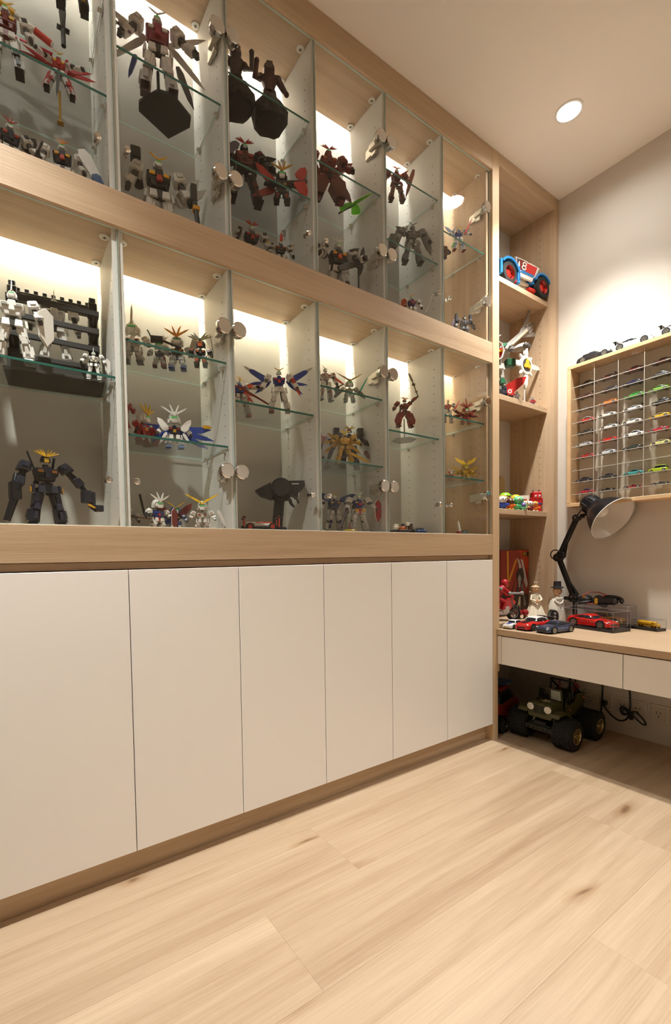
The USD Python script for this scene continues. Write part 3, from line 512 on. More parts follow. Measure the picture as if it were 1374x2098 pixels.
robot('large white robot with crimson chest on a black hexagonal stand', (.142, .105, 2.084), .220, -14, C('d0c6be', d='3c3836', a='7a2a34', k='d8d2ca', f='c8a0a0', c='c8c2ba', s='c2b6ae', b='9a3a48'), False, 'v', ((34, 6, 10), (40, 8, 10)), 9,
      extras=[('wing', 'c2b8ae', [('bl', (s * .12, .1, .80), (s * x, .12, z), .07, .02) for s in (-1, 1) for x, z in ((.52, 1.06), (.50, .42))]), ('lance', '5a3a52', [('cy', (-.26, -.06, .60), (-.46, -.10, .66), .012)]), ('blue_blade', '34488c', [('bl', (-.22, .02, .46), (-.30, 0, .14), .05, .02)]),
              ('leg_blade', '4a4440', [('bl', (.20, .04, .50), (.36, .02, .02), .07, .03)]), ('bird_charm', 'a8a29a', [('bl', (-.40, -.1, .60), (-.46, -.1, .64), .06, .02), ('bl', (-.37, -.1, .63), (-.32, -.1, .66), .06, .02)]),
              ('display_base', '2a2724', [('pl', [(-.24, .12), (-.02, -.10), (.16, -.10), (.40, .12), (.40, .26), (.14, .52), (-.24, .24)], .034, (.0, .0, -.02), (0, 0, 1)), ('cy', (0, .10, 0), (0, .12, .40), .022)])])
robot('tall grey-white robot with golden crest and yellow chest vents, upper second cell', (.140, .125, A), .230, -10, C('cdc8be', d='3e3c38', a='2e2c2a', k='d8a028', f='8a867e', c='d8a02a', s='b8b2a8', b='a83a30'), False, 'v', ((20, 6, 10), (20, 6, 10)), 8,
      extras=[('funnel_fin', 'c2bdb2', [('bl', (.20, .10, .60), (.44, .1, 1.0), .14, .03), ('bl', (.24, .12, .62), (.52, .12, .92), .1, .03)]), ('back_cannon', '2c2a28', [('cy', (-.18, .10, .70), (-.22, .08, 1.08), .045), ('bx', (-.21, .08, 1.05), (.1, .1, .14))]), ('long_gun', '35332f', [('cy', (.33, -.12, .62), (.37, -.16, .12), .025), ('bx', (.33, -.12, .60), (.06, .08, .2))]), ('gun_band', 'd8962a', [('bx', (.35, -.13, .42), (.07, .07, .05))])])
# upper row, third to sixth cells
robot('black and dark red robot with broad pods on the lower shelf, upper third cell', (.425, .155, 1.943), .195, -14, C('2e2826', d='1c1a19', a='5a2420', k='a83a2c', f='24201e', c='b0342a', s='6a2420', fm='b8b2a8'), False, 'wide', ((34, 10, 20), (34, 10, 20)), 14, bulk=1.12,
      extras=[wings('35302c', [(.46, .1, 1.0), (.50, .1, .74)], .14, (.08, .12, .8), .05), ('lilac_plate', '6e6478', [('bl', (-.1, -.1, .86), (-.3, -.12, .60), .1, .03)])])
robot('black robot with a large red crescent axe on the lower shelf, upper third cell', (.524, .092, 1.943), .112, -26, C('34302c', d='201e1c', a='3a302a', k='b09030', f='2c2824', c='b8862a', s='8a2c24'), True, 'v4', ((70, 10, 10), (80, 10, 0)), 14,
      extras=[('axe', 'b83430', [('bl', (.38, -.1, .62), (.58, -.1, .18), .30, .04), ('bl', (.40, -.1, .66), (.56, -.1, .98), .26, .04)]), ('red_wing', 'b03028', [('bl', (-.16, .1, .60), (-.62, .06, 1.16), .22, .04), ('bl', (-.16, .1, .5), (-.70, .04, .20), .2, .04)]), ('axe_shaft', '3a302a', [('cy', (-.4, -.1, .5), (.6, -.1, .6), .025)])])
robot('white and black robot with red antlers on the bottom board, upper third cell', (.432, .13, A), .165, -12, C('bdb8b0', d='2a2826', a='2c2a28', k='b0322a', f='2c2a28', c='b0322a', s='33302e', b='b0322a'), False, 'wide', extras=[rifle(-1, .28, .5)])
robot('white robot with a tall red centre horn on the bottom board, upper third cell', (.512, .085, A), .118, -20, C('b4b0a8', d='2c2a28', a='302c2a', k='a83a2c', f=DG, c='c8c4bc', s='3a3632'), False, 'v', extras=[('centre_horn', 'b0302a', [('bl', (0, -.06, .92), (.01, -.05, 1.16), .07, .04)]), ('gold_plate', 'b8902a', [('bl', (s * .1, .06, .8), (s * .34, .06, .98), .08, .03) for s in (-1, 1)])])
robot('deep red robot with heavy flared legs on the glass shelf, upper fourth cell', (.752, .145, 2.077), .185, -18, C('7a2a22', d='3a1c1a', a='6e241e', k='b05a2a', f='6a221c', c='8e3428', s='8a3026', fm='7a2a22'), False, 'wide', ((26, 10, 20), (26, 10, 20)), 12, bulk=1.2,
      extras=[('flared_boot', '742820', [('bl', (s * .1, .0, .42), (s * .20, -.03, -.03), .22, .16) for s in (-1, 1)]), wings('7e2a24', [(.42, .12, .98), (.40, .12, .2)], .12, (.12, .12, .7), .05)])
robot('white robot with orange chest and black fins on the bottom board, upper fourth cell', (.762, .110, A), .222, -16, C('c6c2ba', d='2e2c2a', a='2e2c2a', k='e0962a', f=DG, c='d8d4cc', s='33312e', b='d0552a'), False, 'v4', ((34, 20, 30), (30, 30, 30)), 10, bulk=1.05,
      extras=[('fin', '3a3734', [('bl', (s * .12, .1, .80), (s * .36, .1, 1.04), .12, .04) for s in (-1, 1)]), ('fin_tip', 'e0962a', [('bl', (-.28, .1, .96), (-.38, .1, 1.06), .06, .045)])])
robot('crimson robot with long swept blade on the upper shelf, upper fifth cell', (1.062, .118, 2.183), .128, -24, C('7e2c22', d='45201c', a='72261e', k='c8742a', f='6e241e', c='c8642a', s='8e3626'), False, 'many', ((26, 6, 10), (24, 6, 10)), 10, bulk=1.1,
      extras=[('spike', 'a85a34', [('bl', (s * .1, .06, .84), (s * x, .06, z), .06, .03) for s in (-1, 1) for x, z in ((.34, 1.06), (.40, .86))]), ('long_blade', '8e4a3c', [('bl', (.42, -.05, .98), (.20, -.06, .10), .10, .03)])])
robot('grey gunmetal robot with angular wing shields on the lower shelf, upper fifth cell', (1.108, .082, 1.943), .156, -26, C('7e7c78', d='4a4846', a='6e6c68', k='5a5854', f='6a6864', c='8a8884', s='6a6866', fm='8a8884', e='b8c8d0'), False, 'v', ((30, 6, 10), (30, 6, 10)), 12, bulk=1.1,
      extras=[('wing_shield', '6c6a68', [('bl', (s * .22, .04, .94), (s * .40, .02, .30), .16, .04) for s in (-1, 1)] + [('bl', (s * .1, .1, .80), (s * .30, .1, 1.02), .12, .04) for s in (-1, 1)]), ('gun', '55534f', [('bx', (-.42, -.02, .50), (.12, .16, .34))])])
robot('white and purple robot with yellow crest on the bottom board, upper fifth cell', (1.088, .068, A), .108, -22, C('cfc6bc', d='4a4240', a='4a3a6a', k='c8642a', f='5a4a6a', c='d89a2a', b='b0442a'), False, 'v', extras=[('spear', 'cfc6bc', [('cy', (.40, -.1, .40), (.62, -.1, 1.08), .016)]), shield(-1, 'b8502e', .3, .6, .4, .16)[0]])
robot('white and blue robot with red sabre on the glass shelf, upper sixth cell', (1.378, .075, 2.082), .100, -26, C('d2cec4', d='4a4e58', a='34488a', k='d8a42a', f='a8402e', c='d8a42a', s='5a76a8', w='2c3a7a'), False, 'v4', ((40, 10, 20), (44, 20, 20)), 14, extras=[('sabre', 'c8382c', [('bl', (.16, -.1, .66), (.46, -.1, 1.34), .06, .03)]), wings('8f9fb8', [(.48, .1, 1.1)], .14), ('green_blade', '4aa84a', [('bl', (-.2, -.1, .3), (-.32, -.1, .08), .06, .02)])])
robot('gunmetal robot with tall shoulder cannons on the bottom board, upper sixth cell', (1.395, .062, A), .112, -24, C('5c5a60', d='38363a', a='4e4c54', k='7a7880', f='4a484e', c='7a7880'), False, 'mono', ((24, 4, 6), (26, 4, 6)), 10, extras=[('cannon', '3c3a3e', [('bx', (s * .24, .06, .92), (.08, .10, .34)) for s in (-1, 1)]), ('side_fin', '6a5a66', [('bl', (-.30, .05, .9), (-.42, .04, .2), .14, .04)])])
# things that stand beside the robots
t = thing('hangar_frame', 'black lattice hangar frame enclosing a white robot on the glass shelf', 'display stand', (-.128, .158, 1.27), -6)
B().box((0, 0, .018), (.205, .115, .032), .004).box((0, 0, .004), (.222, .126, .008), .002).box((0, -.054, .036), (.19, .012, .012)).put('plinth', M('2c2c28', .5), t)
b = B()
for s in (-1, 1): b.box((s * .092, .035, .135), (.022, .026, .21), .002); b.box((s * .092, .035, .245), (.016, .02, .018)); [b.box((s * .092, .018, .07 + .045 * i), (.028, .014, .020), .002) for i in range(4)]
b.put('upright', M('302f2b', .5), t)
b = B(); b.box((0, .04, .222), (.19, .022, .022), .002); [b.box((-.08 + .02 * i, .036, .236), (.010, .012, .010), .001) for i in range(9)]; b.put('top_beam', M('35342f', .5), t)
for zz in (.09, .135, .18):
    b = B(); b.box((0, -.046, zz), (.195, .008, .013), .001, T=rot('y', 1.5)); b.put('cross_rail', M('2b2a27', .5), t)
    for s in (-1, 1): b = B(); b.box((s * .096, -.005, zz), (.010, .084, .012), .001); b.put('side_rail', M('2b2a27', .5), t)
t = thing('toy_sword', 'long black sword leaning upright at the back of the topmost left shelf', 'toy sword', (-.079, .196, 2.17))
b = B(); blade(b, (0, 0, .045), (0, .012, .27), .017, .006, flat=(0, 1, 0)); b.put('blade', M('2c2a28', .4), t)
B().cyl((0, 0, 0), (0, 0, .04), .006, n=8).box((0, 0, .043), (.03, .010, .007)).put('hilt', M('1f1d1c', .5), t)
def super_figure(label, x, y, z, rz, cb, raise_):
    t = thing('hero_figurine', label, 'figurine', (x, y, z), rz, 'figurines on rocks')
    m = trimesh.creation.icosphere(2, 1.0); v = m.vertices * V([.060, .062, .052]) * (0.62 + .62 * meshkit.fbm(m.vertices * 1.7 + x * 31, 3, 5))[:, None]; v[:, 2] = np.maximum(v[:, 2] + .026, 0)
    B().add(v, m.faces).put('rock_base', M('352c28', .8), t)
    b = B(); b.T = [tr(0, 0, .050) @ sc(.135, .135, .108)]
    for s in (-1, 1):
        b.tube([(s * .11, .02, 0), (s * .10, -.02, .25), (s * .07, 0, .46)], [.055, .075, .095], 10); b.box((s * .115, -.04, .02), (.09, .19, .06), .02)
        e = (s * .34, -.12, .70) if raise_ == s else (s * .34, .02, .62)
        hnd = (s * .30, -.26, .98) if raise_ == s else (s * .40, -.05, .42)
        b.tube([(s * .20, 0, .86), e, hnd], [.085, .068, .055], 10); b.ball(hnd, .062, 1); b.ball((s * .20, 0, .86), (.10, .09, .09), 2)
    b.tube([(0, 0, .42), (0, .0, .60), (0, -.01, .80), (0, 0, .90)], [.13, .13, .20, .10], 14)
    b.put('body', M(cb, .28, .4), t, smooth=45)
    B().box((0, 0, 0), (.001, .001, .001)) if 0 else None
    b = B(); b.T = [tr(0, 0, .050) @ sc(.135, .135, .108)]; b.ball((0, -.01, 1.09), (.135, .145, .175), 3); b.box((0, -.11, 1.04), (.16, .08, .17), .04); b.put('helmet', M(cb, .25, .5), t, smooth=50)
    b = B(); b.T = [tr(0, 0, .050) @ sc(.135, .135, .108)]; b.box((0, -.158, 1.07), (.14, .02, .18), .02, tx=1.1); b.put('face_plate', M('5c4c44', .35, .3), t)
super_figure('dark armoured figurine on a rock with raised fist, left on the topmost shelf, third cell', .384, .12, 2.178, -10, '3a2c28', 1)
super_figure('dark red armoured figurine on a rock, right on the topmost shelf, third cell', .492, .105, 2.178, -24, '4a2824', -1)
t = thing('toy_axe', 'bright neon green toy axe lying near the shelf front, upper fourth cell', 'toy weapon', (.842, .105, 2.077))
NEON = mat('neon_green_plastic', {'p': ('principled_bsdf', {'base_color': (.36, .92, .02), 'roughness': .3}), 't': ('translucent_bsdf', {'color': (.45, 1., .05)}), 'm': ('mix_closure', {'fac': .45})}, [('p.BSDF', 'm.closure1'), ('t.BSDF', 'm.closure2')], 'm.closure')
b = B(); blade(b, (-.030, .052, .005), (.006, .010, .012), .030, .006, flat=(0, 0, 1)); blade(b, (.036, .040, .005), (.006, .010, .012), .034, .006, flat=(0, 0, 1)); blade(b, (-.004, .022, .008), (.034, -.055, .020), .010, .006, flat=(0, 0, 1)); b.put('axe_head', NEON, t)
B().cyl((-.022, .070, .003), (.004, .016, .010), .003, n=6).put('handle', M('4a3a34', .5), t)
t = thing('toy_greatsword', 'large dark toy greatsword propped before the upper fourth cell robot', 'toy weapon', (.770, .062, A))
b = B(); blade(b, (-.045, 0, .085), (.085, .0, .150), .020, .008); b.box((.045, 0, .130), (.030, .014, .026), T=None); blade(b, (.058, 0, .140), (.070, 0, .196), .018, .006); blade(b, (.060, 0, .135), (.045, 0, .085), .018, .006); b.put('blade', M('33302e', .4), t)
B().cyl((.045, 0, 0), (.045, 0, .13), .003, n=6).box((.045, 0, .003), (.04, .03, .006)).put('stand', M('2a2826', .5), t)
t = thing('toy_buggy', 'brown toy vehicle behind the white and blue robot, upper sixth cell', 'toy vehicle', (1.352, .13, 2.082), -20)
B().box((0, 0, .018), (.045, .03, .018), .004, tx=.7).box((0, 0, .032), (.025, .022, .014), .003).put('body', M('7a4e34', .5), t)
b = B(); [b.cyl((sx * .015, sy * .014, .008), (sx * .015, sy * .019, .008), .008, n=12) for sx in (-1, 1) for sy in (-1, 1)]; b.put('wheel', M(BK, .7), t)
t = thing('flying_saucer', 'small yellow and black saucer-shaped base in front of the dark blue robot', 'display stand', (.762, .062, L0Z))
B().lathe([(0, 0), (.022, 0), (.026, .005), (.020, .010), (.008, .014), (0, .014)], n=24).put('dish', M('2a2826', .4), t, smooth=40)
B().lathe([(.0195, .0102), (.0245, .0070), (.0255, .0050), (.0262, .0055), (.020, .0115)], n=24).put('rim', M('d8b02a', .35), t, smooth=40)
B().cyl((0, 0, .012), (0, 0, .034), .0016, n=6).put('peg', M('c0442a', .4), t)
# radio transmitter and racing toy in the third cell
t = thing('radio_transmitter', 'black pistol-grip radio control transmitter standing in the third lower cell', 'transmitter', (.500, .115, L0Z), -28)
TX = M('1d1c1a', .45)
B().box((0, 0, .008), (.060, .050, .016), .004, tx=.9).box((-.004, 0, .062), (.034, .034, .105), .008, tx=.95, shift=(.012, 0)).put('grip', TX, t)
b = B(); b.cyl((.012, -.026, .140), (.012, .022, .140), .034, n=28); b.box((.012, 0, .128), (.060, .044, .050), .008); b.put('body', TX, t)
b = B(); b.extr([(.03, .165), (.088, .166), (.090, .150), (.080, .135), (.066, .128), (.066, .112), (.040, .120)], .046, rot('x', 90)); b.put('nose', TX, t)
b = B(); b.extr([(-.02, .160), (-.050, .146), (-.072, .134), (-.056, .118), (-.018, .106)], .046, rot('x', 90)); b.put('tail_pod', TX, t)
b = B(); b.cyl((.012, -.030, .140), (.012, -.044, .140), .026, n=28)
for i in range(20): q = i * math.pi / 10; b.box((.012 + .026 * math.cos(q), -.037, .140 + .026 * math.sin(q)), (.004, .013, .004), .0005)
b.put('steering_wheel', M('282724', .7), t)
b = B(); b.tube([(.040, 0, .108), (.046, 0, .092), (.056, 0, .082)], [.006, .005, .003], 8); b.put('trigger', M('171615', .4), t)
b = B(); b.tube([(.056, 0, .112), (.066, 0, .106), (.070, 0, .094)], [.003, .003, .003], 8); b.put('trigger_guard', M('171615', .4), t)
one((.046, -.0238, .1535), (.070, -.0228, .1565), 'label', M('d8d4cc', .4), t)
t = thing('racing_toy', 'red and white four wheel racing toy with side rollers, before the transmitter', 'toy car', (.415, .076, L0Z), -24)
B().box((0, 0, .010), (.118, .034, .008), .002).box((-.052, 0, .012), (.018, .070, .006), .002).box((.052, 0, .012), (.014, .074, .006), .002).put('chassis', M('26241f', .5), t)
B().box((0, 0, .020), (.095, .030, .014), .004, tx=.8, ty=.6).box((-.032, 0, .024), (.03, .052, .006), .002).put('shell', M('e2ded6', .3), t)
B().box((.012, 0, .0262), (.05, .022, .004), .001, ty=.5).box((-.034, -.018, .0275), (.026, .010, .0015), .0005).box((-.034, .018, .0275), (.026, .010, .0015), .0005).put('stripe', M('c23a30', .3), t)
for sx in (-.034, .034):
    for sy in (-1, 1):
        w = B().cyl((sx, sy * .024, .012), (sx, sy * .036, .012), .012, n=18).put('tyre', M('24221f', .8), t)
        B().cyl((sx, sy * .0362, .012), (sx, sy * .0368, .012), .007, n=12).put('rim', M('b8382c', .4), w)
for sx in (-.052, .054):
    for sy in (-1, 1):
        w = B().cyl((sx, sy * .036, .010), (sx, sy * .036, .045), .0022, n=8).put('roller_post', M('c8442e', .4), t)
        B().cyl((sx, sy * .036, .038), (sx, sy * .036, .042), .0062, n=14).put('roller', M('2a2825', .5), w)
# ---------------------------------------------------------------- model cars
TYRE, GLASSD, RIMM = M('1c1b1a', .8), M('23262a', .12), M('c2beb6', .25, .8)
KIND = {  # stations along the length: (x, belt height, roof height), in units of the length; width, ride
    'sport': ([(0, .13, 0), (.06, .165, 0), (.22, .185, 0), (.34, .20, 0), (.47, .205, .275), (.60, .21, .285), (.74, .225, .25), (.86, .23, 0), (.96, .215, 0), (1, .15, 0)], .44, .075),
    'sedan': ([(0, .14, 0), (.04, .19, 0), (.24, .215, 0), (.32, .225, 0), (.44, .23, .32), (.60, .23, .33), (.74, .235, .30), (.84, .235, 0), (.97, .215, 0), (1, .15, 0)], .42, .085),
    'wagon': ([(0, .15, 0), (.04, .215, 0), (.22, .235, 0), (.28, .24, 0), (.36, .245, .39), (.60, .245, .40), (.90, .245, .39), (.96, .24, 0), (.985, .22, 0), (1, .15, 0)], .43, .095),
    'formula': ([(0, .08, 0), (.10, .10, 0), (.25, .12, 0), (.38, .14, 0), (.46, .15, .20), (.52, .16, .23), (.60, .16, .21), (.72, .15, 0), (.92, .12, 0), (1, .10, 0)], .26, .05)}
def super_loft(b, st, n, ex, wfun):
    """closed shell through stations of (x, base, top, half width)"""
    vs, k = [], n + 1
    for x, z0, z1, w in st:
        th = np.linspace(0, np.pi, k); c, s = np.cos(th), np.sin(th)
        vs.append(np.stack([np.full(k, x), w * np.sign(c) * np.abs(c) ** ex[0], z0 + (z1 - z0) * np.abs(s) ** ex[1]], 1))
    v = np.vstack(vs); f = []; m = len(st)
    for i in range(m - 1):
        for j in range(n): a = i * k + j; f += [[a, a + k, a + k + 1], [a, a + k + 1, a + 1]]
        f += [[i * k, i * k + n, (i + 1) * k + n], [i * k, (i + 1) * k + n, (i + 1) * k]]
    for j in range(1, n): f += [[0, j, j + 1], [(m - 1) * k, (m - 1) * k + j + 1, (m - 1) * k + j]]
    return b.add(v, f)
def car(name, label, kind, L, loc, rz, col, roof=None, accent=None, spoiler=False, group=None, fine=False, cat='toy car', tilt=None, hood=None, stripe=None):
    """nose towards -x before turning"""
    st, wd, ride = KIND[kind]; w = wd * L / 2
    t = thing(name, label, cat, loc, rz, group)
    xs = np.linspace(0, 1, 25 if fine else 15); X = V([s[0] for s in st]); Bt = V([s[1] for s in st])
    sm = lambda a: np.interp(xs, X, a)
    belt = sm(Bt); hw = w * (1 - .22 * np.abs(xs * 2 - 1) ** 4); zlo = ride * .55
    body = [((x - .5) * L, zlo * L, bz * L, ww) for x, bz, ww in zip(xs, belt, hw)]
    b = B(); super_loft(b, body, 12, (.55, .42), None); bd = b.put('body', M(col, .22, 0, .6), t, smooth=50)
    cab = [(s[0], s[1], s[2]) for s in st if s[2]]; a0 = [s for s in st if s[0] < cab[0][0]][-1]; a1 = [s for s in st if s[0] > cab[-1][0]][0]
    cx = V([a0[0]] + [c[0] for c in cab] + [a1[0]]); cz = V([a0[1] - .01] + [c[2] for c in cab] + [a1[1] - .01])
    q = np.linspace(cx[0], cx[-1], 13 if fine else 9); qz = np.interp(q, cx, cz); qb = np.interp(q, X, Bt) - .035
    hw2 = w * .80 * (1 - .10 * np.abs(np.linspace(-1, 1, len(q))) ** 3)
    cabin = [((x - .5) * L, z0 * L, max(z1, z0 + .01) * L, ww) for x, z0, z1, ww in zip(q, qb, qz, hw2)]
    b = B(); super_loft(b, cabin, 12, (.62, .50), None); b.put('window_glass', GLASSD, t, smooth=50)
    rs = [(x, z0 + (z1 - z0) * .80, z1 + .004 * L, ww * .84) for x, z0, z1, ww in cabin if z1 > z0 + .072 * L]
    if len(rs) > 1:
        b = B(); super_loft(b, rs, 10, (.6, .5), None)
        if fine or True:
            for s in (-1, 1):
                xa, xb = cabin[0][0], rs[0][0]
                b.tube([(xa + .04 * L, s * w * .80, (np.interp(xa / L + .5, X, Bt)) * L), (rs[0][0], s * rs[0][3] * .95, rs[0][2] - .018 * L)], .011 * L, 5)
                b.tube([(cabin[-1][0] - .05 * L, s * w * .78, np.interp(cabin[-1][0] / L + .5, X, Bt) * L - .004 * L), (rs[-1][0], s * rs[-1][3] * .95, rs[-1][2] - .018 * L)], .016 * L, 5)
                b.tube([((rs[0][0] + rs[-1][0]) / 2 + .02 * L, s * w * .82, .20 * L), ((rs[0][0] + rs[-1][0]) / 2 + .02 * L, s * rs[0][3] * .97, rs[0][2] - .02 * L)], .010 * L, 5)
        b.put('roof', M(roof or col, .22, 0, .6), t, smooth=50)
    R = (.088 if kind != 'formula' else .085) * L
    for sx in (.19, .80):
        for s in (-1, 1):
            x = (sx - .5) * L; y1 = w * (.99 if kind != 'formula' else 1.35); wh = B().cyl((x, s * (y1 - .085 * L), R), (x, s * y1, R), R, n=24 if fine else 14).put('wheel', TYRE, t)
            b = B()
            if fine:
                b.lathe([(.045 * L, 0), (.062 * L, 0), (.062 * L, .006 * L), (.055 * L, .006 * L)], T=frame((x, s * (y1 + .001 * L), R), (0, s, 0)), n=20)
                for i in range(5): b.box((.03 * L, 0, .003 * L), (.055 * L, .016 * L, .008 * L), T=frame((x, s * y1, R), (0, s, 0)) @ rot('z', 72 * i))
                b.cyl((x, s * y1, R), (x, s * (y1 + .007 * L), R), .014 * L, n=10)
            else: b.cyl((x, s * y1, R), (x, s * (y1 + .004 * L), R), .055 * L, n=10)
            b.put('rim', RIMM, wh)
            if kind != 'formula': B().lathe([(.088 * L, 0), (.100 * L, 0), (.100 * L, .004 * L), (.088 * L, .004 * L)], T=frame((x, s * (w * .985), R), (0, s, 0)), n=20).put('wheel_arch', M('17171a', .6), bd) if fine else None
    b = B()
    for s in (-1, 1): b.ball((-.462 * L, s * w * .66, .150 * L), (.016 * L, .040 * L, .014 * L), 1)
    b.put('headlamp', M('d8d8d0', .15), t)
    b = B(); b.box((-.492 * L, 0, .085 * L), (.02 * L, w * 1.1, .035 * L)); b.put('grille', M(accent or '1a1a1a', .5), t)
    b = B(); b.box((.488 * L, 0, .165 * L), (.012 * L, w * 1.3, .022 * L)); b.put('tail_lamp', M('7a1818', .25), t)
    if spoiler:
        b = B(); b.box((.44 * L, 0, .295 * L), (.085 * L, w * 1.9, .012 * L), ty=1.); [b.box((.44 * L, s * w * .6, .255 * L), (.04 * L, .012 * L, .085 * L)) for s in (-1, 1)]; b.put('spoiler', M(accent or '2a2a2c', .3), t)
    if hood:
        b = B(); super_loft(b, [(x, z0, z1 + .004 * L, ww * .62) for x, z0, z1, ww in body if -.48 * L < x < -.16 * L], 10, (.55, .42), None); b.put('bonnet', M(hood, .25), t, smooth=50)
    if stripe:
        b = B(); b.box((0, -w * 1.0, .125 * L), (.40 * L, .006 * L, .05 * L)); b.box((0, w * 1.0, .125 * L), (.40 * L, .006 * L, .05 * L)); b.put('side_stripe', M(stripe, .3), t)
    return t
def sheet(lo, hi, name, material, parent):
    lo, hi = V(lo, float), V(hi, float); k = int(np.argmin(hi - lo)); m = (lo[k] + hi[k]) / 2; a, c = [i for i in range(3) if i != k]
    v = np.full((4, 3), m); v[:, a] = (lo[a], hi[a], hi[a], lo[a]); v[:, c] = (lo[c], lo[c], hi[c], hi[c])
    return B().add(v, [[0, 1, 2], [0, 2, 3]]).put(name, material, parent)
# ---------------------------------------------------------------- wall case with model cars
wc = thing('wall_display_case', 'pale wooden wall case with clear acrylic compartments holding rows of model cars', 'display case')
CX0, CX1, CY0, CY1, CZ0, CZ1 = 1.940, 2.0295, -.94, -.086, 1.026, 1.668
for nm, lo, hi in (('top_rail', (CX0, CY0, CZ1 - .016), (CX1, CY1, CZ1)), ('bottom_rail', (CX0, CY0, CZ0), (CX1, CY1, CZ0 + .016)), ('side_rail', (CX0, CY1 - .016, CZ0 + .0162), (CX1, CY1, CZ1 - .0162)), ('side_rail', (CX0, CY0, CZ0 + .0162), (CX1, CY0 + .016, CZ1 - .0162)),
                   ('back_board', (2.020, CY0 + .0165, CZ0 + .0165), (2.029, CY1 - .0165, CZ1 - .0165))):
    one(lo, hi, nm, PALE if nm != 'back_board' else M('d8cbb6', .6), wc, ch=.0012)
sheet((CX0 + .006, CY0 + .017, CZ0 + .017), (CX0 + .009, CY1 - .017, CZ1 - .017), 'acrylic_front', ACRYL, wc)
ACR_E = M('cfc8bc', .25)
COLW = .0945; YC = [-.103 - COLW * i for i in range(9)]
for y in YC[1:]: sheet((CX0 + .012, y - .0011, CZ0 + .0175), (2.0195, y + .0011, CZ1 - .0175), 'acrylic_divider', ACRYL, wc)
for y in YC[1:]: one((CX0 + .0100, y - .0012, CZ0 + .0175), (CX0 + .0118, y + .0012, CZ1 - .0175), 'divider_edge', ACR_E, wc, ch=.0002)
ROWZ = [1.5700 - .0541 * k for k in range(10)]
for z in ROWZ:
    sheet((CX0 + .012, CY0 + .018, z - .0022), (2.0195, CY1 - .018, z), 'acrylic_shelf', ACRYL, wc)
    one((CX0 + .0100, CY0 + .018, z - .0023), (CX0 + .0118, CY1 - .018, z + .0001), 'shelf_edge', ACR_E, wc, ch=.0002)
ORD = ['top', 'second', 'third', 'fourth', 'fifth', 'sixth', 'seventh', 'eighth', 'ninth', 'bottom']
GRID = [[('2f2d2c', 'sedan', 'charcoal'), ('5e2626', 'sport', 'dark maroon'), ('6a2224', 'sport', 'dark red'), ('5a2024', 'sport', 'wine red')],
        [('471f1e', 'sport', 'brownish red'), ('2a2430', 'sport', 'black'), ('2b2850', 'sport', 'dark indigo'), ('48484a', 'sedan', 'dark grey')],
        [('7a7470', 'formula', 'grey'), ('cf6f26', 'sport', 'orange'), ('3f9a30', 'sport', 'green'), ('6fae36', 'sedan', 'leaf green')],
        [('b02a22', 'sedan', 'red white-roofed'), ('dcd8cc', 'sport', 'ivory'), ('cfcfcf', 'sport', 'silver white'), ('2c2c2c', 'sedan', 'black')],
        [('262624', 'sport', 'black'), ('d2d2ce', 'sport', 'white'), ('e0deda', 'sport', 'white'), ('d8a81c', 'sport', 'yellow')],
        [('b8b6b8', 'sport', 'white and grey'), ('c0281e', 'sport', 'bright red'), ('e6e4e0', 'sedan', 'white'), ('b4222e', 'sport', 'crimson')],
        [('a82a1e', 'sport', 'red'), ('c4c8cc', 'sport', 'silver'), ('30382e', 'sport', 'dark green'), ('d2cc7e', 'sport', 'pale yellow')],
        [None, None, None, None],
        [('24262e', 'sedan', 'blue-black'), ('33322c', 'sedan', 'black'), ('3d9490', 'sedan', 'teal'), ('a8c01c', 'wagon', 'lime yellow')],
        [('a82830', 'sedan', 'red blue-roofed'), ('2e2a26', 'formula', 'black and gold'), ('9c2426', 'formula', 'red'), ('54524e', 'formula', 'grey')]]
for r, rowc in enumerate(GRID):
    for cidx, g in enumerate(rowc):
        if g is None: continue
        colr, kd, word = g
        shape = {'sport': 'sports car', 'sedan': 'saloon car', 'wagon': 'boxy off-road car', 'formula': 'racing car'}[kd]
        car('model_car', '%s model %s in the %s row, %s column of the wall case' % (word, shape, ORD[r], CELL[cidx]), kd, .070 + .002 * ((r * 3 + cidx) % 3), (1.985, YC[cidx] - COLW / 2 + .002 + .004 * ((r + 2 * cidx) % 3 - 1), ROWZ[r] + .0002), -90, colr,
            roof={'red white-roofed': 'd8d4cc', 'red blue-roofed': '2c3f9a'}.get(word), accent={'black and gold': 'c8942a'}.get(word), spoiler=(r * 5 + cidx) % 4 == 1 and kd == 'sport', group='model cars in the wall case')
for lab, y, col, sp, kd in (('black model sports car on top of the wall case, next to the corner', -.190, '1c1c1e', False, 'sport'), ('white model sports car with dark rear wing on the wall case, middle one', -.338, 'e6e4e0', True, 'sport'), ('white model sports car at the right edge on top of the wall case', -.500, 'e2e0dc', True, 'sport')):
    car('model_car', lab, kd, .145, (1.984, y, CZ1), 90, col, spoiler=sp, group='model cars on top of the wall case', fine=True)
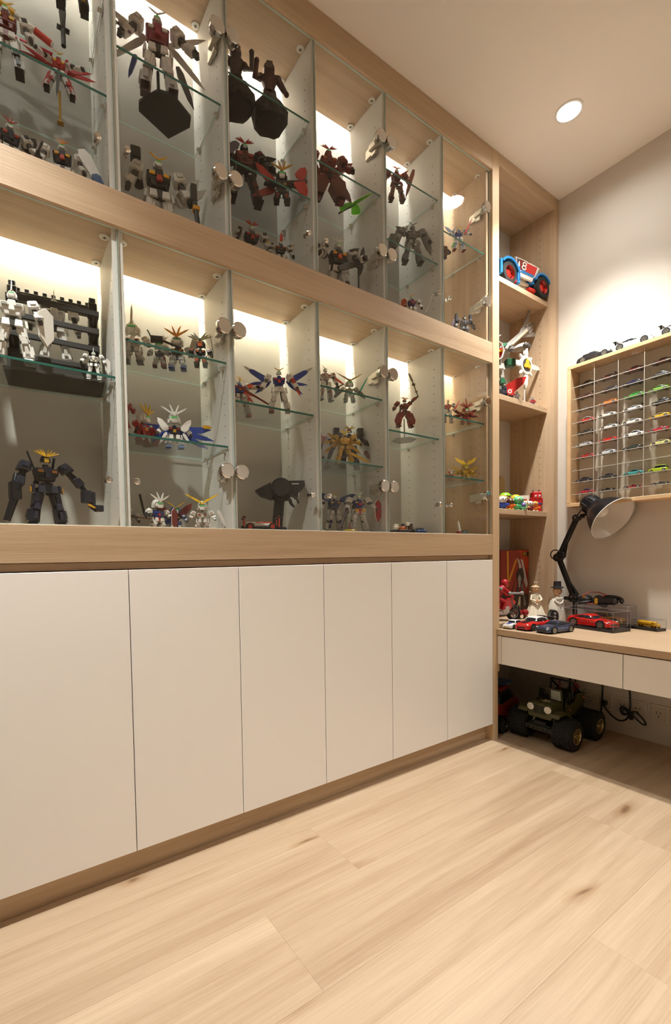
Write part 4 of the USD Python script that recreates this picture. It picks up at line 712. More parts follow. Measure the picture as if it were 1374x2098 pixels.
# ---------------------------------------------------------------- on the desk
ZD, ZB = .489, .509
car('model_car', 'small white model racing saloon at the front left corner of the desk', 'sedan', .112, (1.604, -.031, ZD), 2, 'e4e2de', accent='b8962a', hood='3a4a8a', fine=True, group='model cars on the desk')
car('model_car', 'bright red model sports coupe with black bonnet and white roof on the desk', 'sedan', .172, (1.638, -.104, ZD), -5, 'c8201c', roof='e6e2dc', hood='1c1a1a', fine=True, spoiler=True, group='model cars on the desk')
car('model_car', 'dark metallic blue model sports car at the desk front edge', 'sport', .165, (1.632, -.196, ZD), -8, '2c3448', stripe='5a6a9a', hood='3a4258', fine=True, group='model cars on the desk')
def acrylic_box(label, c, L, Wd, H, rz, basecol='2a2628', pane_m=None):
    t = thing('acrylic_box', label, 'display box', (c[0], c[1], ZD), rz)
    p = pane_m or SMOKE
    B().box((0, 0, .0055), (L, Wd, .011), .001).put('base', M(basecol, .3), t)
    for nm, lo, hi in (('side_pane', (-L / 2, -Wd / 2, .0112), (-L / 2 + .0022, Wd / 2, H)), ('side_pane', (L / 2 - .0022, -Wd / 2, .0112), (L / 2, Wd / 2, H)), ('front_pane', (-L / 2 + .0024, -Wd / 2, .0112), (L / 2 - .0024, -Wd / 2 + .0022, H)),
                       ('rear_pane', (-L / 2 + .0024, Wd / 2 - .0022, .0112), (L / 2 - .0024, Wd / 2, H)), ('lid', (-L / 2 + .0024, -Wd / 2 + .0024, H - .0022), (L / 2 - .0024, Wd / 2 - .0024, H))):
        sheet(lo, hi, nm, p, t)
    b = B()
    for x, y in ((-1, -1), (1, -1), (1, 1), (-1, 1)): b.box((x * (L / 2 - .0004), y * (Wd / 2 - .0004), H / 2 + .005), (.0012, .0012, H - .012), .0002)
    for s in (-1, 1): b.box((0, s * (Wd / 2 - .0004), H), (L, .0012, .0012), .0002); b.box((s * (L / 2 - .0004), 0, H), (.0012, Wd, .0012), .0002)
    b.put('pane_edge', M('9a9496', .2), t); return t
acrylic_box('smoky clear acrylic box holding the red supercar on the desk', (1.842, -.247), .240, .112, .084, -100)
car('model_car', 'bright red model supercar inside the front acrylic box', 'sport', .185, (1.828, -.250, ZD + .0112), 82, 'c41c16', fine=True, group='model cars on the desk')
acrylic_box('second smoky acrylic box behind the red supercar, headphones on top', (1.968, -.240), .212, .090, .094, -90)
car('model_car', 'dark gold model car inside the rear acrylic box', 'sedan', .15, (1.968, -.242, ZD + .0112), 90, 'a88444', fine=True, group='model cars on the desk')
acrylic_box('low clear acrylic box holding the golden toy truck', (1.972, -.404), .100, .056, .046, -104, '1f1d1b', ACRYL)
t = thing('toy_truck', 'shiny golden toy tanker truck inside the low acrylic box', 'toy truck', (1.972, -.404, ZD + .0112), -104)
GOLD = M('e0b030', .22, .45)
b = B(); b.cyl((-.040, 0, .017), (.010, 0, .017), .0095, n=18); b.ball((-.040, 0, .017), (.004, .0095, .0095), 2); b.ball((.010, 0, .017), (.004, .0095, .0095), 2); b.put('tank', GOLD, t, smooth=40)
b = B(); b.box((.024, 0, .015), (.018, .020, .020), .003, tx=.8); b.box((.036, 0, .010), (.012, .019, .010), .002); b.box((-.005, 0, .006), (.080, .016, .004)); b.put('cab', GOLD, t)
for x in (-.032, -.020, .018, .034):
    for s in (-1, 1): B().cyl((x, s * .006, .0045), (x, s * .0105, .0045), .0045, n=12).put('wheel', M('8a6a1c', .3, 1.0), t)
B().box((.0305, 0, .0185), (.002, .016, .006)).put('windscreen', GLASSD, t)
# headphones
t = thing('headphones', 'black over-ear headphones with gold accents and red cable on the rear acrylic box', 'headphones', (1.952, -.215, ZD + .0955), 0)
for i, (x, y) in enumerate(((-.004, .045), (.010, -.005))):
    e = B().lathe([(0, .036), (.020, .035), (.031, .027), (.034, .016), (.034, .006), (.026, 0), (0, 0)], T=tr(x, y, 0) @ rot('x', 25 if i else -12), n=28, sy=.9).put('ear_cup', M('1b1a1c', .3), t, smooth=40)
    b = B(); b.T = [tr(x, y, 0) @ rot('x', 25 if i else -12)]; b.lathe([(.020, -.002), (.035, -.001), (.037, .006), (.033, .012), (.030, .010)], n=28, sy=.9); b.put('ear_pad', M('232224', .6), e, smooth=40)
b = B(); q = np.linspace(-.25, 2.6, 22); b.tube([(-.012 + .018 * math.sin(a), -.055 - .052 * math.cos(a) * .9, .018 + .040 * math.sin(a) * .4) for a in q], .0085, 8); b.put('headband', M('1a191b', .35), t, smooth=50)
b = B(); b.box((-.020, -.040, .017), (.034, .100, .030), .010); b.put('band_cushion', M('1c1b1d', .45), t)
B().box((-.0345, -.012, .016), (.009, .014, .026), .001).box((-.034, .040, .030), (.006, .010, .010), .001).put('gold_clip', M('c89c3c', .2, 1.0), t)
b = B(); b.tube([(-.02, .055, .034), (0, .03, .052), (.012, -.005, .050), (-.006, -.04, .042), (-.03, -.03, .036)], .0022, 6); b.tube([(-.03, .03, .004), (-.035, .01, .003), (-.03, -.01, .002)], .002, 6); b.put('cable', M('a83020', .4), t)
# car key
t = thing('car_key', 'black oval remote key with three silver buttons standing on the desk', 'remote key', (1.872, -.062, ZD), -38)
K = [(.019 * math.cos(a) * 1., .031 + .031 * math.sin(a)) for a in np.linspace(0, 2 * math.pi, 28)[:-1]]
B().extr(K, .034, rot('x', 90)).put('case', M('1c1b1b', .35), t)
B().extr([(x * .78, .031 + (z - .031) * .82) for x, z in K], .002, tr(0, -.0185, 0) @ rot('x', 90)).put('face', M('2e2d2c', .25), t)
for z in (.016, .031, .046): B().lathe([(0, .002), (.0055, .0015), (.006, 0), (0, 0)], T=frame((0, -.0195, z), (0, -1, 0)), n=16).put('button', M('8c8a86', .3), t)
# small figurines
SKIN, CREAM = M('d8ac84', .55), M('e6dcc4', .5)
def couple(label, loc, rz, h, bride):
    t = thing('figurine', label, 'figurine', loc, rz, 'bride and groom figurines')
    S = sc(h); nb = lambda: (lambda b: (b.T.__setitem__(0, S), b)[1])(B())
    if bride:
        b = nb(); n = 40; prof = [(0, 0), (.285, 0), (.28, .03), (.205, .22), (.125, .42), (.085, .52), (.11, .60), (.085, .66), (.05, .69), (0, .69)]; b.lathe(prof, n=n, sy=.8)
        v = b.v[0]; r = np.hypot(v[:, 0], v[:, 1]); a = np.arctan2(v[:, 1], v[:, 0]); k = 1 + .07 * np.sin(a * 9) * np.clip(1 - v[:, 2] / (.5 * h), 0, 1); v[:, 0] *= k; v[:, 1] *= k
        b.put('dress', CREAM, t, smooth=50)
        b = nb(); b.lathe([(.284, .002), (.295, .002), (.29, .03), (.27, .035)], n=n, sy=.8); b.put('hem', M('3a2c1c', .6), t)
        for s in (-1, 1): b = nb(); b.tube([(s * .10, 0, .62), (s * .15, -.06, .50), (s * .04, -.15, .45)], [.035, .032, .026], 10); b.put('arm', CREAM, t, smooth=50)
        b = nb(); [b.ball((.045 * math.cos(q), -.165 + .01 * math.sin(3 * q), .45 + .04 * math.sin(q)), .026, 1) for q in np.linspace(0, 6.28, 7)[:-1]]; b.ball((0, -.18, .45), .03, 1); b.put('bouquet', M('d8b48a', .6), t)
    else:
        b = nb(); b.lathe([(0, 0), (.205, 0), (.215, .05), (.205, .25), (.17, .42), (.12, .54), (.06, .60), (0, .60)], n=36, sy=.72); b.put('suit', M('e2dccc', .55), t, smooth=50)
        b = nb(); b.box((0, -.10, .555), (.15, .05, .05), .015, tx=.6); [blade(b, (0, -.12, .56), (s * .10, -.10, .585), .05, .03) for s in (-1, 1)]; b.tube([(.10, -.09, .53), (.06, -.125, .46), (0, -.135, .43), (-.06, -.125, .46), (-.10, -.09, .53)], .016, 8); b.put('bow_tie', M('efe9dc', .5), t)
        b = nb(); [b.ball((.015, -.138 - .001 * i, .33 - .085 * i), .011, 1) for i in range(3)]; b.put('button', M('3a342c', .5), t)
        for s in (-1, 1): b = nb(); b.tube([(s * .12, 0, .50), (s * .175, 0, .36), (s * .165, -.04, .20)], [.04, .04, .032], 10); b.put('arm', M('dcd6c6', .55), t, smooth=50)
    z0 = .80 if bride else .735
    b = nb(); b.ball((0, -.005, z0), (.105, .098, .10), 3); b.cyl((0, 0, z0 - .14), (0, 0, z0 - .05), .045, n=12); hd = b.put('head', SKIN, t, smooth=60)
    b = nb(); [b.ball((s * .035, -.098, z0 + .005), .010, 1) for s in (-1, 1)]; b.put('eye', M('2a2018', .4), hd)
    b = nb(); b.ball((0, -.108, z0 - .02), (.012, .014, .012), 1); b.put('nose', SKIN, hd)
    b = nb(); b.tube([(-.03, -.093, z0 - .042), (0, -.098, z0 - .052), (.03, -.093, z0 - .042)], .005, 6); b.put('mouth', M('9a4a3a', .5), hd)
    if bride:
        b = nb(); b.lathe([(.108, .0), (.112, .03), (.09, .075), (.05, .10), (0, .11)], (0, .012, z0), 24); b.put('hair', M('c8a878', .6), hd, smooth=50)
        b = nb(); [b.tube([(x, -.02, z0 + .09), (x * 1.5, -.03, z0 + .18)], .008, 6) for x in (-.02, .02)]; [b.ball((x * 1.5, -.03, z0 + .19), .018, 1) for x in (-.02, .02)]; b.tube([(.1 * math.cos(q), .1 * math.sin(q) - .0, z0 + .055) for q in np.linspace(0, 6.28, 20)], .011, 6); b.ball((-.15, .0, z0 - .09), .018, 1); b.put('tiara', M('e6dcc0', .5), hd)
    else:
        b = nb(); b.lathe([(0, .0), (.135, .0), (.14, .012), (.135, .022), (.085, .026), (.085, .05), (.08, .15), (.083, .16), (0, .165)], (0, 0, z0 + .075), 28); ht = b.put('top_hat', M('23242a', .5), hd, smooth=35)
        b = nb(); b.lathe([(.087, .028), (.089, .028), (.088, .05), (.086, .05)], (0, 0, z0 + .075), 28); b.put('hat_band', M('3c3e48', .5), ht)
couple('cream ceramic bride figurine with bouquet and tiara inside the shelf unit', (1.885, .030, ZB), -38, .168, True)
couple('cream ceramic groom figurine in a black top hat beside the lamp', (1.952, -.040, ZD), -38, .196, False)
t = thing('twin_ball_toy', 'tiny toy of two shiny red balls on brown legs in front of the bride', 'toy', (1.758, .022, ZB), -30)
for s in (-1, 1):
    B().ball((s * .015, 0, .030), .0155, 3).put('ball', M('8e1a1e', .15), t, smooth=60)
    B().cyl((s * .012, 0, 0), (s * .014, 0, .018), .006, .004, 10).ball((s * .012, -.004, .003), (.008, .011, .004), 1).put('leg', M('5a3a24', .5), t)
t = thing('toy_motorcycle', 'red and white toy motorcycle with a red rider beside the kit box', 'toy motorcycle', (1.640, .045, ZB), -28)
for x in (-.050, .052):
    w = B().lathe([(.021, -.010), (.030, -.009), (.034, 0), (.030, .009), (.021, .010)], T=frame((x, 0, .034), (0, 1, 0)), n=28).put('tyre', TYRE, t, smooth=50)
    b = B(); b.lathe([(.018, -.005), (.0215, -.006), (.0215, .006), (.018, .005)], T=frame((x, 0, .034), (0, 1, 0)), n=24); [b.box((.010, 0, 0), (.020, .004, .004), T=frame((x, 0, .034), (0, 1, 0)) @ rot('z', 60 * i)) for i in range(6)]; b.put('rim', M('b8b4ae', .3, .8), w)
b = B(); b.extr([(.03, .05), (.058, .085), (.040, .105), (.005, .095), (-.03, .10), (-.075, .118), (-.06, .095), (-.03, .06), (0, .045)], .026, rot('x', 90)); b.put('fairing', M('b8242a', .25, 0, .5), t)
B().box((-.002, 0, .045), (.05, .024, .034), .004).box((.01, -.014, .052), (.03, .003, .03)).put('engine', M('d8d4ce', .35, .4), t)
b = B(); [b.tube([(.052, s * .013, .034), (.035, s * .011, .10)], .0035, 8) for s in (-1, 1)]; [b.tube([(-.050, s * .013, .034), (-.01, s * .011, .05)], .0035, 8) for s in (-1, 1)]; b.tube([(.036, -.032, .108), (.036, .032, .108)], .0025, 8); b.put('fork', M('8a8884', .25, 1.), t)
b = B(); b.tube([(-.03, 0, .108), (-.02, 0, .135), (.005, 0, .152)], [.018, .020, .016], 12); b.ball((.012, 0, .172), (.017, .015, .018), 3)
for s in (-1, 1): b.tube([(-.002, s * .018, .148), (.018, s * .028, .128), (.036, s * .028, .110)], [.008, .007, .006], 10); b.tube([(-.03, s * .012, .105), (.0, s * .022, .088), (-.008, s * .02, .055)], [.011, .010, .008], 10)
b.put('rider', M('b0222a', .3), t, smooth=50)
B().ball((.021, 0, .174), (.011, .012, .008), 2).put('visor', M('1c1a1c', .1), t)
b = B(); [b.ball((x, y, z), .009, 1) for x, y, z in ((-.02, -.022, .148), (.018, -.030, .127), (.075, -.03, .127))]; b.tube([(.02, -.03, .127), (.07, -.03, .127)], .005, 8); b.put('rider_arm_armour', M('8c8a88', .3), t)
# kit box with printed art
t = thing('model_kit_box', 'red model kit box with a dark armoured figure printed on it', 'box', (1.862, .122, ZB), 0)
B().box((0, .0365, .1625), (.246, .071, .325), .001).put('carton', M('6a2218', .45), t)
def art(poly, col, k, name): return B().extr([(x * .246 - .123, z * .325) for x, z in poly], .0003, tr(0, -.0001 - .0003 * k, 0) @ rot('x', 90)).put(name, M(col, .4), t)
art([(0.01, .01), (.99, .01), (.99, .99), (.01, .99)], '8e2c1c', 1, 'printed_front'); art([(.01, .01), (.99, .01), (.99, .30), (.62, .36), (.3, .28), (.01, .35)], '2a1814', 2, 'printed_shadow')
art([(.40, .99), (.62, .99), (.99, .62), (.99, .99)], 'b8401c', 2, 'printed_glow'); art([(.22, .98), (.28, .98), (.29, .55), (.24, .42)], 'c8921c', 3, 'printed_beam'); art([(.22, .48), (.52, .86), (.58, .84), (.27, .44)], 'c8801c', 3, 'printed_beam')
art([(.56, .88), (.66, .84), (.94, .42), (.90, .40)], 'b4aca6', 3, 'printed_wing'); art([(.70, .86), (.78, .84), (.96, .46), (.93, .42)], 'c8c2bc', 4, 'printed_wing')
art([(.54, .62), (.66, .74), (.78, .70), (.82, .56), (.74, .46), (.60, .46)], '2c2426', 5, 'printed_torso'); art([(.58, .46), (.66, .46), (.56, .20), (.46, .12), (.50, .26)], '3a3234', 5, 'printed_leg'); art([(.70, .46), (.77, .48), (.90, .14), (.82, .12), (.78, .28)], '6e6866', 5, 'printed_leg')
art([(.60, .56), (.66, .62), (.72, .56), (.68, .42), (.63, .42)], '9a928e', 6, 'printed_chest'); art([(.63, .74), (.68, .80), (.72, .74), (.67, .70)], 'c8c0ba', 6, 'printed_head'); art([(.52, .56), (.55, .62), (.42, .34), (.34, .30)], '54302a', 5, 'printed_arm')
art([(.30, .17), (.36, .20), (.40, .28), (.33, .28)], 'd0c0a0', 6, 'printed_highlight'); art([(.58, .12), (.64, .28), (.70, .28), (.68, .10), (.64, .16)], 'cabc98', 6, 'printed_highlight')
art([(.77, .90), (.975, .90), (.975, .965), (.77, .965)], '1e1612', 6, 'printed_badge')
tx = meshkit.text_mesh('RG', .017, .0004, True); tx.apply_translation(-tx.bounds[0]); B().tm(tx, tr(.0705, -.0024, .2945) @ rot('x', 90)).put('printed_lettering', M('c8a430', .35), t)
# ---------------------------------------------------------------- desk lamp
t = thing('desk_lamp', 'black jointed desk lamp with bell shade, white inside', 'desk lamp', (1.955, -.112, ZD), 0)
BLK = M('121110', .28)
P1, P2, P3 = V([0, 0, .122]), V([0, .068, .304]), V([0, -.014, .486])
B().lathe([(0, 0), (.022, 0), (.0225, .004), (.020, .010), (.010, .014), (.009, .100), (0, .100)], (.035, .010, 0), n=28).box((.018, .006, .101), (.05, .022, .010), .002).put('base', BLK, t, smooth=35)
B().box((0, .0, .112), (.026, .044, .020), .003).box((0, .028, .112), (.020, .024, .016), .002).put('clamp', BLK, t)
for nm, a, b_ in (('lower_arm', P1, P2), ('upper_arm', P2, P3)):
    d = (b_ - a) / np.linalg.norm(b_ - a)
    b = B()
    for s in (-1, 1): b.box((s * .009, 0, np.linalg.norm(b_ - a) / 2), (.005, .017, np.linalg.norm(b_ - a)), .001, T=frame(a, d, (1, 0, 0)))
    b.box((0, 0, np.linalg.norm(b_ - a) * .62), (.016, .013, np.linalg.norm(b_ - a) * .7), T=frame(a, d, (1, 0, 0))); b.put(nm, BLK, t)
    b = B()
    for s in (-1, 1): b.tube([a + d * .01 + V([s * .005, -.024, .0]), a + d * .075 + V([s * .005, -.006, 0])], .0035, 8)
    b.put('spring', M('1a1918', .3, .3), t)
B().cyl(P1 + V([-.016, 0, 0]), P1 + V([.016, 0, 0]), .014, n=18).put('joint', BLK, t)
b = B(); b.cyl(P2 + V([-.016, 0, 0]), P2 + V([.016, 0, 0]), .019, n=20); b.box(P2 + V([0, -.012, .012]), (.024, .036, .030), .004); b.put('joint', BLK, t)
b = B(); b.cyl(P3 + V([-.015, 0, 0]), P3 + V([.015, 0, 0]), .015, n=18); b.box(P3 + V([0, -.014, .006]), (.022, .034, .018), .003); b.put('joint', BLK, t)
b = B()
for p in (P1, P2, P3, P3 + V([0, -.018, .008])): b.cyl(p + V([-.0185, 0, 0]), p + V([-.0155, 0, 0]), .0032, n=10)
b.put('screw', M('c8c6c2', .2, 1.), t)
b = B(); b.tube([P2 + V([-.012, .010 + .022 * math.sin(q), .014 + .022 * math.cos(q)]) for q in np.linspace(-1.2, 2.9, 14)], .0026, 8); b.tube([P3 + V([0, .0, .012]), P3 + V([0, -.02, .034]), P3 + V([-.004, -.045, .040])], .0026, 8); b.put('cable', BLK, t)
SD_ = V([-.22, -.79, -.58]); SD_ /= np.linalg.norm(SD_)
cap = V([.0, -.046, .563])
SH = frame(cap, SD_) @ sc(1.3)
outer = [(0, -.001), (.018, .001), (.027, .010), (.031, .026), (.033, .048), (.034, .056), (.040, .062), (.053, .078), (.064, .098), (.072, .118), (.0765, .128)]
B().lathe(outer, T=SH, n=40).put('shade', M('16161a', .26, .2), t, smooth=50)
b = B(); b.lathe([(.0755, .1278), (.070, .117), (.062, .098), (.051, .079), (.036, .062), (.028, .050), (0, .046)], T=SH, n=40); b.put('shade_lining', M('d8d2cc', .35), t, smooth=50)
B().lathe([(.0752, .1272), (.0775, .1272), (.0780, .1295), (.0755, .1300)], T=SH, n=40).put('shade_rim', M('cfcac4', .3), t, smooth=50)
b = B(); b.tube([P3 + V([0, -.025, .010]), cap + SD_ * .06 + V([0, .028, -.030])], .006, 8); b.put('bracket', BLK, t)
b = B(); [b.box((.0335 * math.cos(q), .0335 * math.sin(q), .034), (.002, .0045, .026), .0004, T=SH) for q in np.linspace(0, 6.28, 9)[:-1]]; b.put('vent_slot', M('060606', .6), t)
b = B(); b.ball((0, 0, .072), (.022, .022, .026), 2, T=SH); b.cyl((0, 0, 0), (0, 0, 0.001), .001) if 0 else None; b.put('bulb', M('efece6', .2), t, smooth=60)
# ---------------------------------------------------------------- shelf bays
t = thing('toy_truck', 'blue and white toy racing truck with red wheels and number 8 on the top shelf', 'toy truck', (1.800, .098, SHZ[0]), -4)
BLU, WHT, RDD = M('2a7cc0', .3), M('e8e4dc', .3), M('d02a20', .25)
for x in (-.098, .146):
    for s in (-1, 1):
        w = B().lathe([(.030, -.018), (.046, -.017), (.050, -.008), (.050, .008), (.046, .017), (.030, .018)], T=frame((x, s * .045, .050), (0, 1, 0)), n=32).put('tyre', TYRE, t, smooth=40)
        b = B(); b.lathe([(.0, .006), (.012, .006), (.030, .001), (.036, .013), (.039, .013), (.039, -.013), (.0, -.013)], T=frame((x, s * .047, .050), (0, s, 0)), n=28); [b.cyl((.021 * math.cos(q), .021 * math.sin(q), .003), (.021 * math.cos(q), .021 * math.sin(q), .008), .0045, n=8) for q in ()]; b.put('rim', RDD, w, smooth=40)
        b = B(); 
        for i in range(6): b.lathe([(0, .0045), (.0048, .0045), (.0048, .0065), (0, .0065)], (.022 * math.cos(i * 1.047), .022 * math.sin(i * 1.047), 0), 10, T=frame((x, s * .048, .050), (0, s, 0)))
        b.put('lug_hole', M('5a1410', .5), w)
b = B()
for s in (-1, 1):
    q = np.linspace(-.35, 2.5, 14)
    for r0 in (.058,): b.extr([(-.098 + (r0 + .010) * math.cos(a), .050 + (r0 + .010) * math.sin(a)) for a in q] + [(-.098 + r0 * math.cos(a), .050 + r0 * math.sin(a)) for a in q[::-1]], .046, tr(0, s * .042, 0) @ rot('x', 90))
    b.box((-.036, s * .042, .056), (.014, .046, .078), .003); b.box((-.158, s * .042, .062), (.014, .046, .066), .003)
b.put('rear_fender', BLU, t)
b = B()
for s in (-1, 1):
    q = np.linspace(.55, 2.75, 12); b.extr([(.146 + .064 * math.cos(a), .050 + .064 * math.sin(a)) for a in q] + [(.146 + .055 * math.cos(a), .050 + .055 * math.sin(a)) for a in q[::-1]], .044, tr(0, s * .042, 0) @ rot('x', 90))
b.put('front_fender', BLU, t)
for s in (-1, 1): B().extr([(-.030, .058), (.070, .058), (.078, .074), (.092, .085), (.125, .134), (.060, .138), (-.020, .128), (-.030, .10)], .008, tr(0, s * .052, 0) @ rot('x', 90)).put('side_panel', WHT, t)
b = B(); b.extr([(.020, .088), (.085, .088), (.106, .130), (.030, .130)], .001, tr(0, -.0568, 0) @ rot('x', 90)); b.put('red_flash', RDD, t)
b = B(); b.extr([(-.022, .076), (.074, .076), (.086, .090), (-.005, .090)], .0008, tr(0, -.0568, 0) @ rot('x', 90)); b.put('blue_flash', BLU, t)
tx = meshkit.text_mesh('8', .036, .0008, True); tx.apply_translation(-tx.bounds.mean(0)); B().tm(tx, tr(.008, -.0580, .110) @ rot('x', 90) @ np.array([[1.25, .3, 0, 0], [0, 1, 0, 0], [0, 0, 1, 0], [0, 0, 0, 1.]])).put('race_number', WHT, t)
B().box((.004, -.0566, .110), (.05, .0006, .046)).put('number_panel', M('7a2018', .3), t)
B().box((.03, 0, .035), (.30, .060, .016), .003).box((.02, 0, .050), (.10, .08, .016), .003).put('chassis', M('d8d0c0', .4), t)
B().box((.090, 0, .064), (.060, .098, .022), .003, tx=.8).put('nose', BLU, t)
B().box((-.045, 0, .030), (.05, .112, .014), .003).box((.085, 0, .028), (.05, .10, .016), .003).put('side_skirt', RDD, t)
b = B(); [b.tube([(-.02, s * .042, .10), (-.03, s * .040, .148), (.05, s * .040, .150), (.10, s * .042, .11)], .004, 8) for s in (-1, 1)]; b.box((.010, 0, .149), (.08, .08, .006), .002); b.put('roll_cage', WHT, t)
B().box((-.018, 0, .125), (.05, .06, .05), .006).put('seat', M('a83020', .4), t)
B().lathe([(.011, 0), (.014, 0), (.014, .004), (.011, .004)], T=frame((.150, -.03, .132), (.3, -1, .2)), n=16).box((.150, -.03, .118), (.005, .004, .022)).put('mirror', WHT, t)
# second bay
robot('tall white and grey combining robot with green arms and yellow shins in the second bay', (1.665, .112, SHZ[1]), .30, -28, C('9c9890', d='5a5854', a='b02a22', k='d8a42a', f='d8a42a', s='1f5a3a', c='c8c4bc', w='8a2420', p='8a2420', fm='c8b04a'), False, 'v', ((20, 20, 60), (60, 40, 30)), 8, group='robots in the open shelf unit',
      extras=[('chest_ring', 'c8c4bc', [('tb', [(.10 * math.cos(q), -.105, .74 + .15 * math.sin(q)) for q in np.linspace(0, 6.3, 9)], .010, 6)]), ('red_leg_fin', 'b0221c', [('bl', (.14, -.04, .14), (.40, -.10, .36), .16, .05)]), ('green_block', '1c4a30', [('bx', (.23, -.02, .60), (.12, .10, .12))])])
t = thing('toy_jet_sword', 'grey jet-plane-shaped toy sword slanting up across the second bay', 'toy sword', (1.845, .098, SHZ[1]), 0)
J = frame((-.135, 0, .225), (.288, .0, .216), (0, 1, 0))
b = B(); b.T = [J]; b.box((0, 0, .15), (.020, .030, .30), .004, ty=.75); b.box((0, 0, .315), (.020, .026, .06), .004, tx=.5, ty=.35); b.put('fuselage', M('8e8880', .32, .3), t)
b = B(); b.T = [J]; b.box((-.011, 0, .13), (.004, .012, .24), .001); b.put('centre_stripe', M('c4b49a', .4), t)
for s in (-1, 1): b = B(); b.T = [J]; b.extr([(.20, s * .012), (.325, s * .060), (.345, s * .064), (.335, s * .050), (.29, s * .014)], .006, np.array([[0, 0, 1, 0], [0, 1, 0, 0], [1, 0, 0, 0], [0, 0, 0, 1.]])); b.box((0, s * .064, .342), (.008, .006, .030), .002); b.put('wing', M('948e86', .3, .3), t)
b = B(); b.T = [J]; [b.box((0, s * .017, .29), (.016, .010, .05), .002, tx=.6) for s in (-1, 1)]; b.put('intake', M('b8b2aa', .3, .3), t)
B().box((-.150, 0, .11), (.018, .018, .22), .003).put('grip', M('6a665f', .4), t)
t = thing('toy_star_shield', 'white star-rimmed toy shield with yellow centre leaning in the second bay', 'toy shield', (1.888, .082, SHZ[1]), -4)
b = B(); b.T = [tr(0, 0, .200)]; b.lathe([(.030, -.006), (.044, -.006), (.046, 0), (.044, .006), (.030, .006)], T=frame((0, 0, 0), (0, 1, 0)), n=28); b.put('ring', M('c8c4bc', .3), t, smooth=40)
b = B(); b.T = [tr(0, 0, .200)]; [blade(b, (.040 * math.cos(a), 0, .040 * math.sin(a)), (r * math.cos(a), 0, r * math.sin(a)), w_, .010) for a, r, w_ in zip(np.arange(8) * math.pi / 4 + math.pi / 2, [.112, .066] * 4, [.026, .014] * 4)]; b.put('star_point', M('dcd8d0', .3), t)
b = B(); b.T = [tr(0, -.004, .200)]; b.lathe([(0, .004), (.030, .003), (.030, -.003), (0, -.004)], T=frame((0, 0, 0), (0, -1, 0)), n=20); b.put('hub', M('3a3634', .4), t)
b = B(); b.T = [tr(0, -.010, .200)]; [blade(b, (0, 0, 0), (.028 * math.cos(a), 0, .028 * math.sin(a)), .022, .006) for a in (math.pi / 2, math.pi * 7 / 6, math.pi * 11 / 6)]; b.put('emblem', M('e0a81c', .3), t)
B().cyl((0, .008, 0), (0, .004, .16), .004, n=8).box((0, .008, .004), (.05, .03, .008)).put('stand', M('b8b4ac', .4), t)
def minifig(label, x, y, z, rz, body, legs, head, extra=None, h=.042):
    t = thing('toy_figure', label, 'toy figure', (x, y, z), rz, 'small toy figures in the second bay'); S = sc(h)
    for s in (-1, 1): b = B(); b.T = [S]; b.box((s * .11, 0, .17), (.20, .20, .34), .03); b.box((s * .11, -.08, .04), (.20, .30, .08), .02); b.put('leg', M(legs, .35), t)
    b = B(); b.T = [S]; b.box((0, 0, .50), (.44, .24, .34), .03, tx=.75); b.put('torso', M(body, .35), t)
    for s in (-1, 1): b = B(); b.T = [S]; b.tube([(s * .20, 0, .62), (s * .29, -.04, .50), (s * .26, -.16, .40)], [.07, .065, .06], 8); b.put('arm', M(body, .35), t)
    b = B(); b.T = [S]; b.cyl((0, 0, .68), (0, 0, .90), .15, n=16); b.cyl((0, 0, .90), (0, 0, .96), .08, n=12); b.put('head', M(head, .35), t)
    b = B(); b.T = [S]; [b.ball((s * .05, -.145, .82), .02, 1) for s in (-1, 1)]; b.put('eye', M('141414', .4), t)
    if extra == 'disc': b = B(); b.T = [S]; b.cyl((.30, -.20, .45), (.30, -.24, .45), .24, n=20); sh = b.put('shield', M('b8302a', .35), t); b = B(); b.T = [S]; b.cyl((.30, -.24, .45), (.30, -.25, .45), .16, n=20); b.put('shield_band', M('e4e0d8', .35), sh); b = B(); b.T = [S]; b.cyl((.30, -.25, .45), (.30, -.26, .45), .08, n=20); b.put('shield_centre', M('b8302a', .35), sh)
    if extra == 'sword': b = B(); b.T = [S]; b.box((-.26, -.22, .62), (.04, .04, .6), .01); b.put('sword', M('b8b4ae', .3, .8), t)
minifig('tiny dark grey toy figure with round red and white shield at the shelf front', 1.680, .060, SHZ[1], -30, '2f3440', '262a34', '3a3c44', 'disc', .058)
minifig('tiny red and black toy figure next to the one with the round shield', 1.722, .056, SHZ[1], -26, 'a82a24', '1f1d1c', 'd8ac84', 'sword', .052)
minifig('tiny white toy figure on the right of the red and black one', 1.762, .050, SHZ[1], -34, 'd8dce4', 'c8ccd4', 'e0dcd4', None, .044)
minifig('tiny toy figure with a helmet standing alone at the right of the shelf', 1.905, .058, SHZ[1], -30, '8a2a2c', '3a4670', '8f8c86', 'sword', .046)
minifig('tiny dark toy figure half hidden at the left of the shelf', 1.646, .062, SHZ[1], -20, '2c2a30', '2c2a30', '8c8a86', None, .05)
